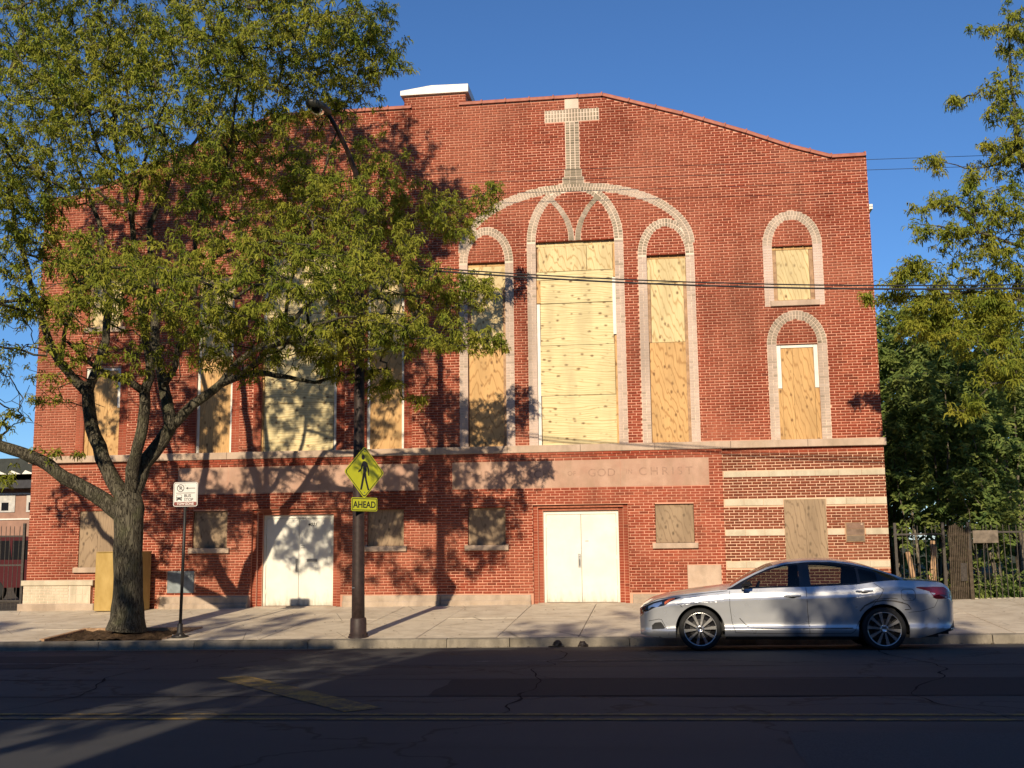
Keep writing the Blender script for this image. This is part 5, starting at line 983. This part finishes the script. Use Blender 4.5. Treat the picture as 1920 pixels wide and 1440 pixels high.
c = Vector((-.33, -1.13, 9.80))+ax*.36-upv*.085; m = MB(); vs = []
for rr, h in ((.13, 0), (.115, -.05), (.06, -.09), (0.001, -.10)):
    for k in range(14): a = 2*math.pi*k/14; vs.append(c+sdv*rr*math.cos(a)*.85+ax*rr*math.sin(a)*1.3+upv*h)
m.add(vs, [(i*14+k, i*14+(k+1) % 14, (i+1)*14+(k+1) % 14, (i+1)*14+k) for i in range(3) for k in range(14)]); m.build('lamp_lens', glassm('frosted_lens', (.35, .36, .33)), lamp, True)
MB().lathe([(0, .06), (.035, .055), (.04, 0)], tuple(Vector((-.33, -1.13, 9.80))+ax*.25+upv*.09), 'z', 10).build('photocell', M['white_paint'], lamp, True)
for zz in (.9, 2.9, 6.9): MB().lathe([(.112-.003*zz, 0), (.120-.003*zz, .005), (.120-.003*zz, .025), (.112-.003*zz, .03)], (-.012, 0, zz), 'z', 20).build('pole_band', M['steel'], lamp)
# signs: local x along the plate, local -y is the face
def plate(name, label, cat, loc, rz):
    return tag(empty(name, loc), label, cat) if rz is None else (lambda o: (setattr(o, 'rotation_euler', (0, 0, rz)), o)[1])(tag(empty(name, loc), label, cat))
def refl(name, c): t = NT(name); n = t.noise(t.pos(), 4, 4); t.base(t.mix(t.ramp(n, [(.4, 0.0), (.75, .3)]), c, tuple(v*.6 for v in c)), .35, .5); return t.m
M['sign_yellow'] = refl('fluorescent_yellow_sheeting', (.62, .62, .02)); M['sign_white'] = refl('white_sign_sheeting', (.72, .70, .66)); M['ink'] = solid('black_sign_ink', (.02, .02, .02), .5); M['sign_red'] = solid('red_brown_sign_band', (.20, .04, .03), .5); M['sign_back'] = solid('bare_aluminium', (.4, .4, .4), .4, .8)
def poly(parent, name, pts, y, mat, th=.0015): 
    a = sum(pts[i][0]*pts[(i+1) % len(pts)][1]-pts[(i+1) % len(pts)][0]*pts[i][1] for i in range(len(pts)))
    return MB().prism(pts if a > 0 else pts[::-1], y-th, y).build(name, mat, parent)
def rrect(w, h, r, n=5, cx=0, cz=0):
    P = []
    for sx, sz, a0 in ((1, 1, 0), (-1, 1, 90), (-1, -1, 180), (1, -1, 270)):
        for k in range(n+1): a = R(a0+90*k/n); P.append((cx+sx*(w/2-r)+r*math.cos(a), cz+sz*(h/2-r)+r*math.sin(a)))
    return P
def diamond(h, r=.05, n=4):
    P = []; c = (h-r*math.sqrt(2))
    for k4, (cx, cz) in enumerate(((c, 0), (0, c), (-c, 0), (0, -c))):
        for k in range(n+1): a = R(90*k4-45+90*k/n); P.append((cx+r*math.cos(a), cz+r*math.sin(a)))
    return P
def outline(parent, name, P, Pin, y, mat): 
    n = len(P); m = MB(); m.add([(x, y, z) for x, z in P]+[(x, y, z) for x, z in Pin], [(i, (i+1) % n, n+(i+1) % n, n+i) for i in range(n)]); return m.build(name, mat, parent)
SA = R(56)
ped = plate('walking_sign', 'yellow diamond sign with black walking figure on the lamp pole', 'road sign', (-5.535, -5.685, 2.77), SA)
poly(ped, 'sign_plate', diamond(.50), 0, M['sign_yellow'], .003); outline(ped, 'sign_border', diamond(.475), diamond(.455), -.0045, M['ink'])
hd = [(-.035+.042*math.cos(a), .285+.047*math.sin(a)) for a in np.linspace(0, 2*math.pi, 17)[:-1]]; poly(ped, 'walking_figure', hd, -.003, M['ink'])
poly(ped, 'walking_figure', [(-.05, .205), (.01, .215), (.05, .19), (.055, .05), (.035, -.02), (-.035, -.02), (-.03, .10)], -.003, M['ink'])            # torso
poly(ped, 'walking_figure', [(-.03, .205), (-.06, .18), (-.10, .06), (-.155, .02), (-.15, -.01), (-.08, .03), (-.035, .13)], -.0033, M['ink'])        # leading arm
poly(ped, 'walking_figure', [(.03, .21), (.07, .18), (.105, .09), (.12, .03), (.118, -.06), (.095, -.06), (.085, .05), (.05, .12)], -.0033, M['ink'])   # trailing arm
poly(ped, 'walking_figure', [(-.035, -.01), (.015, -.01), (-.015, -.15), (-.06, -.33), (-.105, -.33), (-.065, -.15)], -.0036, M['ink'])
poly(ped, 'walking_figure', [(-.01, -.01), (.038, -.01), (.06, -.14), (.105, -.28), (.125, -.33), (.085, -.34), (.02, -.16)], -.0036, M['ink'])
for zz in (-.38, .40): MB().lathe([(0, -.008), (.012, -.006), (.012, 0)], (0, -.003, zz), 'y', 8).build('sign_bolt', M['steel'], ped)
MB().box(-.03, .03, .001, .06, -.02, .02).build('sign_bracket', M['steel'], ped)
ah = plate('ahead_plaque', 'small yellow AHEAD plaque under the diamond sign on the lamp pole', 'road sign', (-5.53, -5.68, 2.165), SA)
poly(ah, 'sign_plate', rrect(.64, .255, .03), 0, M['sign_yellow'], .003); outline(ah, 'sign_border', rrect(.61, .225, .022), rrect(.585, .20, .016), -.0045, M['ink']); text('AHEAD', 0, -.062, .125, -.005, M['ink'], ah, .98, .0008, align='CENTER', bold=.003); MB().box(-.03, .03, .001, .06, -.02, .02).build('sign_bracket', M['steel'], ah)
bz = sidewalk_z(-9.24, -5.4)
bus = tag(empty('bus_stop_sign', (-9.24, -5.4, bz)), 'white BUS STOP tow zone sign on a thin black pole by the tree pit', 'road sign')
MB().tube([(0, 0, .05), (.02, 0, 1.5), (.035, 0, 2.98)], [.03, .03, .028], 12).build('pole', M['black_metal'], bus, True)
MB().lathe([(.0, .0), (.16, .0), (.16, .03), (.09, .06), (.055, .10), (.05, .25), (.03, .27)], (0, 0, 0), 'z', 16).build('pole_base', M['black_metal'], bus, True)
for a in (.5, 2.1, 3.6, 5.2): MB().lathe([(.018, 0), (.018, .035), (0, .04)], (.125*math.cos(a), .125*math.sin(a), .025), 'z', 6).build('anchor_bolt', M['steel'], bus)
sp = poly(bus, 'sign_plate', rrect(.50, .475, .045, cx=.045, cz=2.745), -.035, M['sign_white'], .003); O = (.045, 2.745)
outline(sp, 'sign_border', rrect(.475, .45, .035, cx=O[0], cz=O[1]), rrect(.46, .435, .03, cx=O[0], cz=O[1]), -.0395, M['ink'])
poly(sp, 'tow_zone_band', rrect(.455, .068, .02, cx=O[0], cz=O[1]-.182), -.0385, M['sign_red'], .001); text('TOW ZONE', O[0], O[1]-.205, .046, -.0405, M['sign_white'], sp, 1.0, .0004, align='CENTER', bold=.002)
ring_o = [(O[0]-.105+.075*math.cos(a), O[1]+.12+.075*math.sin(a)) for a in np.linspace(0, 2*math.pi, 29)[:-1]]; ring_i = [(O[0]-.105+.062*math.cos(a), O[1]+.12+.062*math.sin(a)) for a in np.linspace(0, 2*math.pi, 29)[:-1]]; outline(sp, 'prohibition_ring', ring_o, ring_i, -.0395, M['ink'])
poly(sp, 'prohibition_slash', [(O[0]-.155, O[1]+.160), (O[0]-.147, O[1]+.170), (O[0]-.055, O[1]+.080), (O[0]-.063, O[1]+.070)], -.039, M['ink'], .001); text('P', O[0]-.131, O[1]+.083, .075, -.0395, M['ink'], sp, 1.05, .0004, bold=.002)
poly(sp, 'arrow', [(O[0]+.195, O[1]+.112), (O[0]+.195, O[1]+.124), (O[0]+.045, O[1]+.124), (O[0]+.048, O[1]+.142), (O[0]+.0, O[1]+.118), (O[0]+.048, O[1]+.094), (O[0]+.045, O[1]+.112)], -.039, M['ink'], .001); poly(sp, 'divider_line', [(O[0]-.195, O[1]+.02), (O[0]+.195, O[1]+.02), (O[0]+.195, O[1]+.030), (O[0]-.195, O[1]+.030)], -.039, M['ink'], .001)
poly(sp, 'bus_symbol', rrect(.115, .10, .02, cx=O[0]-.13, cz=O[1]-.055), -.039, M['ink'], .001); poly(sp, 'bus_symbol_window', rrect(.10, .045, .01, cx=O[0]-.13, cz=O[1]-.035), -.0402, M['sign_white'], .0006)
for s in (-1, 1): poly(sp, 'bus_symbol_wheel', rrect(.022, .03, .004, cx=O[0]-.13+s*.042, cz=O[1]-.112), -.039, M['ink'], .001); poly(sp, 'bus_symbol_lamp', rrect(.018, .014, .005, cx=O[0]-.13+s*.042, cz=O[1]-.083), -.0402, M['sign_white'], .0006)
text('BUS', O[0]-.03, O[1]-.055, .058, -.0395, M['ink'], sp, 1.05, .0004, bold=.0015); text('STOP', O[0]-.03, O[1]-.13, .058, -.0395, M['ink'], sp, 1.0, .0004, bold=.0008)
for zz in (2.56, 2.93): MB().lathe([(0, -.008), (.01, -.006), (.01, 0)], (.04, -.0385, zz), 'y', 8).build('sign_bolt', M['steel'], bus)
# overhead cables
M['cable'] = solid('black_cable', (.02, .02, .022), .6)
def cable(label, pts, r, sag):
    P = []; 
    for (a, b) in zip(pts[:-1], pts[1:]):
        for k in range(30): f = k/30; P.append((a[0]+(b[0]-a[0])*f, a[1]+(b[1]-a[1])*f, a[2]+(b[2]-a[2])*f-sag*4*f*(1-f)))
    P.append(pts[-1]); o = MB().tube(P, r, 6).build('overhead_cable', M['cable']); return tag(o, label, 'cable', 'cables strung along the street')
cable('thick lower strand of the twin black cables crossing before the arched windows', [(-5.6, -5.75, 6.80), (26, -6.5, 6.9)], .017, 1.15)
cable('upper strand of the twin black cables crossing before the arched windows', [(-5.6, -5.72, 6.86), (26, -6.45, 7.0)], .013, 1.15)
cable('upper of two thin wires passing just below the brick cross', [(-24, -.7, 10.87), (26, -.7, 9.70)], .006, .1)
cable('lower of two thin wires passing just below the brick cross', [(-24, -.7, 10.62), (26, -.7, 9.45)], .006, .1)
# litter at the kerb
def lump(name, label, loc, sc, seed, mat):
    bm = bmesh.new(); bmesh.ops.create_icosphere(bm, subdivisions=3, radius=1)
    for v in bm.verts:
        k = 1+.35*mnoise.noise(v.co*1.8+Vector((seed, 0, 0)))+.15*mnoise.noise(v.co*5+Vector((0, seed, 0))); v.co = Vector((v.co.x*sc[0]*k, v.co.y*sc[1]*k, max(-.2, v.co.z)*sc[2]*k))
    me = bpy.data.meshes.new(name); bm.to_mesh(me); bm.free(); o = link(name, me, mat); o.location = loc; return tag(o, label, 'litter')
M['litter'] = simple('black_litter', (.02, .014, .012), .5, .4)
sh = lump('discarded_shoe', 'black crumpled shoe with a flat sole lying in the gutter', (-1.88, -6.12, road_z(-1.9, -6.12)+.05), (.085, .06, .075), 3, M['litter']); MB().add([(-.15, -.05, -.045), (.13, -.05, -.045), (.13, .05, -.045), (-.15, .05, -.045), (-.15, -.05, -.025), (.13, -.05, -.025), (.13, .05, -.025), (-.15, .05, -.025)], [(0, 3, 2, 1), (4, 5, 6, 7), (0, 1, 5, 4), (1, 2, 6, 5), (2, 3, 7, 6), (3, 0, 4, 7)]).build('sole', M['litter'], sh)
lump('crumpled_bag', 'small black crumpled bag on the gutter in front of the white doors', (-1.42, -6.12, road_z(-1.4, -6.12)+.02), (.085, .06, .085), 8, M['litter'])
# yellow box by the wall behind the tree
def yel(): 
    t = NT('yellow_painted_plywood'); p = t.pos((1, 1, .4)); n = t.noise(p, 5, 6, .65); c = t.mix(t.ramp(n, [(.35, 0.0), (.7, 1.0)]), (.36, .24, .07), (.46, .32, .11)); t.base(c, .7, .3); t.bump(t.noise(p, 40, 3), .2, .004); return t.m
M['yellow_ply'] = yel(); yb_ = tag(empty('plywood_cabinet', (-12.99, -.4, sidewalk_z(-12.99, -.4))), 'yellow painted plywood cabinet against the brick wall behind the tree', 'cabinet')
MB().box(-.57, .57, -.18, .24, 0.0, 1.40).build('carcass', M['yellow_ply'], yb_); MB().bbox(-.60, -.005, -.205, -.181, .01, 1.39, .004).build('door', M['yellow_ply'], yb_); MB().bbox(.005, .60, -.205, -.181, .01, 1.39, .004).build('door', M['yellow_ply'], yb_); MB().bbox(.571, .597, -.18, .25, .0, 1.41, .003).build('side_panel', M['yellow_ply'], yb_); MB().bbox(-.6, .6, -.21, .26, 1.401, 1.42, .003).build('lid', M['yellow_ply'], yb_)
# ================================================================ lots either side
tag(MB().quad((5.12, .02, -.10), (60, .02, -.02), (60, 60, .05), (5.12, 60, 0)).build('lawn', M['lot']), kind='structure')
tag(MB().quad((-60, .02, -.42), (XL, .02, -.16), (XL, 60, -.16), (-60, 60, -.42)).build('yard', simple('yard_dirt', (.10, .085, .065), .95, .1, var=.3, vscale=2)), kind='structure')
r = np.random.default_rng(3); pts = []
for k in range(5200):
    x, y = r.uniform(5.6, 13), r.uniform(.25, 9); pts.append((x, y, -.06))
P = np.array(pts); n = len(P); a = r.uniform(0, 6.28, n); h = r.uniform(.10, .34, n)*np.where(P[:, 1] < 1.2, 1.3, 1.0); w = r.uniform(.008, .02, n); le = r.uniform(.1, .5, n); d = np.stack([np.cos(a), np.sin(a), 0*a], 1); q = np.stack([-np.sin(a), np.cos(a), 0*a], 1)
tp = P+d*(h*le)[:, None]+np.array([0, 0, 1])*h[:, None]; md = P+d*(h*le*.35)[:, None]+np.array([0, 0, .6])*h[:, None]
V = np.stack([P-q*w[:, None], P+q*w[:, None], md+q*w[:, None]*.8, md-q*w[:, None]*.8, tp+q*.002, tp-q*.002], 1).reshape(-1, 3); Q = (np.arange(n)[:, None, None]*6+np.array([(0, 1, 2, 3), (3, 2, 4, 5)])[None]).reshape(-1, 4)
tag(np_mesh('grass', V, Q, leaf_mat('lawn_grass', (.05, .09, .015), (.08, .14, .02), (.12, .18, .03))), 'ragged green grass in the lot behind the fence', 'grass', kind='stuff')
r = np.random.default_rng(4); P = np.stack([r.uniform(5.4, 9.8, 170), .18+r.uniform(0, .9, 170)**2, r.uniform(.0, 1, 170)**1.6*.6], 1)
wd = leaves_mesh('weeds', P, None, M['leaf_dark'], 77, n_leaf=9, size=(.10, .2), width=.022, droop=.6, spread=.12); tag(wd, 'leafy weeds growing along the foot of the fence', 'weeds', kind='stuff')
r = np.random.default_rng(8); P = np.stack([r.uniform(3, 34, 2600), r.uniform(20, 24, 2600), r.uniform(0, 1, 2600)**.8*7.0], 1)
fw = leaves_mesh('far_woods', P, None, M['leaf_dark'], 78, n_leaf=6, size=(.35, .6), width=.10, droop=.5, spread=.35); tag(fw, 'dark band of trees closing off the lot at the back', 'woods', kind='stuff')
# iron fences
M['iron'] = simple('rusty_black_iron', (.05, .042, .036), .6, .4, var=.4, vscale=25)
def iron_fence(label, x0, x1, y, zb, zt, rails, step=.125, posts=()):
    f = tag(empty('iron_fence', (x0, y, zb)), label, 'fence'); n = int((x1-x0)/step)
    me = None
    for k in range(n+1):
        x = (k+.5)*(x1-x0)/(n+1)
        if me is None: o = MB().tube([(0, 0, .03), (0, 0, zt-zb-.04), (0, 0, zt-zb)], [.0095, .0095, .003], 6).build('picket', M['iron'], f); me = o.data
        else: o = link('picket', me, None, f)
        o.location = (x, 0, r.normal(0, .006)); o.rotation_euler = (0, r.normal(0, .012), 0)
    for zr in rails: MB().box(0, x1-x0, -.02, .02, zr-zb-.02, zr-zb+.02).build('rail', M['iron'], f)
    for px in posts: MB().box(px-x0-.03, px-x0+.03, -.03, .03, 0, zt-zb+.06).build('post', M['iron'], f)
    return f
r = np.random.default_rng(9)
iron_fence('black iron picket fence between the church corner and the slatted gate', 5.22, 6.32, .03, -.08, 1.70, (1.50, .05), posts=(5.26, 6.30))
iron_fence('black iron picket fence beside the grey board, towards the picture edge', 6.80, 13.0, .0, -.08, 1.70, (1.53, -.0), posts=(6.84, 9.4, 12))
lw = tag(empty('low_wall', (6.9, .15, -.1)), 'low pale stone kerb wall under the iron fence', 'wall')
for k in range(9): MB().bbox(k*.7, k*.7+.69, -.05, .12, -.1, .175+r.normal(0, .008), .02).build('wall_stone', M['stone_pale'], lw)
ft = tag(empty('footing_strip', (6.9, -.08, -.1)), 'pale concrete footing strip in front of the low wall', 'footing'); MB().bbox(0, 6, -.03, .06, -.1, .0, .015).build('strip', M['stone_pale'], ft)
gt = tag(empty('slat_gate', (6.56, -.12, -.09)), 'weathered leaning gate panel of narrow upright wooden slats', 'gate'); gt.rotation_euler = (R(1.5), R(1.2), R(12))
M['gate_wood'] = simple('grey_brown_gate_wood', (.075, .058, .042), .9, .15, var=.4, vscale=14)
for k in range(11):
    hh = 1.76+r.normal(0, .025)+.03*math.sin(k*.6); MB().bbox(-.23+k*.0425, -.23+k*.0425+.024, -.015, .01, .03+abs(r.normal(0, .02)), hh, .003).build('slat', M['gate_wood'], gt)
for zz in (.35, 1.0, 1.55): MB().box(-.24, .245, .011, .04, zz, zz+.07).build('cross_rail', M['gate_wood'], gt)
MB().bbox(.0, .14, -.035, -.016, .55, .95, .004).build('metal_plate', M['iron'], gt)
gp = tag(MB().bbox(-.04, .04, -.04, .04, -.05, 1.25, .008).build('fence_post', M['gate_wood']), 'stubby wooden post at the slatted gate', 'post'); gp.location = (6.80, -.14, -.1)
bd = tag(MB().bbox(-.27, .27, -.012, .006, -.14, .14, .004).build('notice_board', simple('grey_board', (.17, .14, .11), .85, .2, var=.35, vscale=7)), 'blank weathered grey board fixed to the top rail of the fence', 'board'); bd.location = (7.19, -.045, 1.43)
# planks and logs leaning behind the fence
for k, (x, h, an, lb) in enumerate(((5.95, 1.35, 12, 'pale plank leaning behind the pickets, the one tilted most'), (6.12, 1.45, 5, 'pale plank standing behind the pickets beside the slatted gate'), (5.80, 1.2, -6, 'short dark plank leaning back behind the pickets near the church'))):
    o = tag(MB().bbox(-.05, .05, -.02, .02, 0, h, .004).build('plank', M['rawwood']), lb, 'plank'); o.location = (x, .35+.06*k, -.08); o.rotation_euler = (R(-8), R(an), R(10*k))
# left-hand side: fence, red vehicle, low building
iron_fence('black iron gate fence at the far side of the church by the yard', -19.4, -15.86, .05, -.12, 1.98, (1.72, 1.0, .12), .115, posts=(-15.88, -17.6, -19.3))
def suv():
    c = tag(empty('red_van', (-18.6, 6.2, -.2)), 'dark red van parked in the yard behind the iron fence', 'van'); red = solid('dark_red_paint', (.07, .012, .014), .3, 0, .5, .6)
    P = [(-2.2, .45), (2.2, .45), (2.25, .95), (2.1, 1.15), (1.2, 1.25), (.7, 1.95), (-1.9, 2.0), (-2.15, 1.2)]
    b = MB().prism(P, -.9, .9).build('body', red, c)
    for xa, xb in ((-1.85, -.95), (-.85, .05), (.12, .78)): MB().prism([(xa, 1.28), (xb+.1, 1.28), (xb-.1 if xb > .5 else xb, 1.85), (xa, 1.85)], -.906, -.90).build('window', M['gloss_black'], c)
    for xw in (-1.4, 1.4):
        for s in (-1, 1): w = MB().lathe([(.2, -.1), (.33, -.1), (.36, -.06), (.36, .06), (.33, .1), (.2, .1)], (xw, s*.82, .36), 'y', 20).build('wheel', M['tyre'], c); MB().lathe([(.2, .08), (0, .06)], (xw, s*.82+s*.03, .36), 'y', 16).build('rim', M['alloy'], w)
    for s in (2.2, -2.2): MB().box(s-.06, s+.06, -.85, .85, .4, .6).build('bumper', M['matt_black'], c)
suv()
bb = tag(empty('low_building', (-30, 20, -.4)), 'low brown building with pale windows and dark overhanging roof beyond the yard', 'building'); M['brown_wall'] = simple('brown_wall', (.32, .19, .14), .9, .1, var=.15, vscale=3); M['pale_pane'] = simple('pale_window', (.50, .48, .44), .4, .4, var=.2)
MB().box(-14, 12, 0, 8, 0, 4.9).build('wall', M['brown_wall'], bb); MB().box(-14.2, 12.2, -.9, 8.4, 5.05, 5.75).build('roof', simple('dark_eaves', (.045, .05, .045), .8, .2), bb); MB().box(-14, 12, -.7, 0, 4.45, 4.8).build('canopy_beam', M['roofing'], bb); MB().box(-14, 12, -.05, -.001, 4.2, 4.27).build('trim', M['white_paint'], bb); MB().box(-14, 12, -.05, -.001, 3.08, 3.14).build('trim', M['white_paint'], bb)
for k in range(40): MB().add([(-14+k*.65, -.92, 5.05), (-14+k*.65+.6, -.92, 5.05), (-14+k*.65+.15, -.92, 5.22)], [(0, 1, 2)]).build('eaves_scallop', M['white_paint'], bb)
for k in range(19):
    w = MB().box(-13.6+k*1.3, -13.6+k*1.3+.75, -.04, -.001, 3.42, 4.17).build('window', M['pale_pane'], bb); MB().box(-13.6+k*1.3+.12, -13.6+k*1.3+.45, -.06, -.041, 3.5, 3.85).build('pane', M['gloss_black'], w)
# the other side of the street, behind the camera: it keeps the road in shade
M['far_brick'] = simple('opposite_brick', (.22, .13, .09), .9, .1, var=.2)
def shop(label, x0, x1, h):
    b = tag(empty('row_building', ((x0+x1)/2, -31, -.3)), label, 'building'); w = x1-x0
    MB().box(-w/2, w/2, -14, 0, 0, h).build('wall', M['far_brick'], b); MB().box(-w/2-.05, w/2+.05, -14, .08, h, h+.25).build('parapet_coping', M['stone'], b)
    n = int(w/2.4)
    for k in range(n):
        x = -w/2+(k+.5)*w/n
        for fz in (4.2, 7.2): wd = MB().box(x-.55, x+.55, -.001, .03, fz, fz+1.7).build('window', M['gloss_black'], b); MB().box(x-.65, x+.65, .0, .1, fz-.15, fz-.002).build('sill', M['stone'], wd)
        MB().box(x-.95, x+.95, -.001, .04, .5, 2.9).build('shop_window', M['gloss_black'], b)
shop('three-storey brick row building across the street shading the road', -70, -8.1, 10.95); shop('three-storey brick row building across the street behind the viewer', -5.75, 60, 10.4)
def opp_tree(x, y, zc, rx, rz, seed, label, n=150):
    limbs = [[(x, y, -.3, .2), (x+.05, y, 1.5, .17), (x, y, 3.2, .15)]]; r = np.random.default_rng(seed)
    for k in range(5):
        a = 6.28*k/5+r.uniform(0, .6); limbs.append([(x, y, 3.0, .1), (x+math.cos(a)*rx*.3, y+math.sin(a)*rx*.25, 5.5, .07), (x+math.cos(a)*rx*.6, y+math.sin(a)*rx*.45, zc, .03)])
    make_tree('street_tree', label, 'tree', limbs, [(x, y, zc, rx, rx*.7, rz, n)], seed, 'street trees across the road behind the viewer', 'leaf', 'bark', 5, leaf_kw=dict(n_leaf=5, size=(.14, .24), width=.03, droop=.6, spread=.12))
opp_tree(-7.0, -28.6, 7.6, 3.0, 2.9, 41, 'street tree across the road in the gap between the row buildings', 150)
opp_tree(1.7, -29.2, 10.3, 1.9, 1.7, 42, 'street tree across the road whose shade falls on the parked car', 170)
opp_tree(-11.0, -28.8, 10.9, 2.2, 1.3, 44, 'street tree across the road with a small sparse crown', 60)
opp_tree(-3.2, -29.0, 10.5, 2.2, 1.5, 45, 'street tree across the road straight behind the viewer', 55)
opp_tree(-17.5, -29.0, 10.2, 2.6, 1.7, 43, 'street tree across the road further along the row', 130)
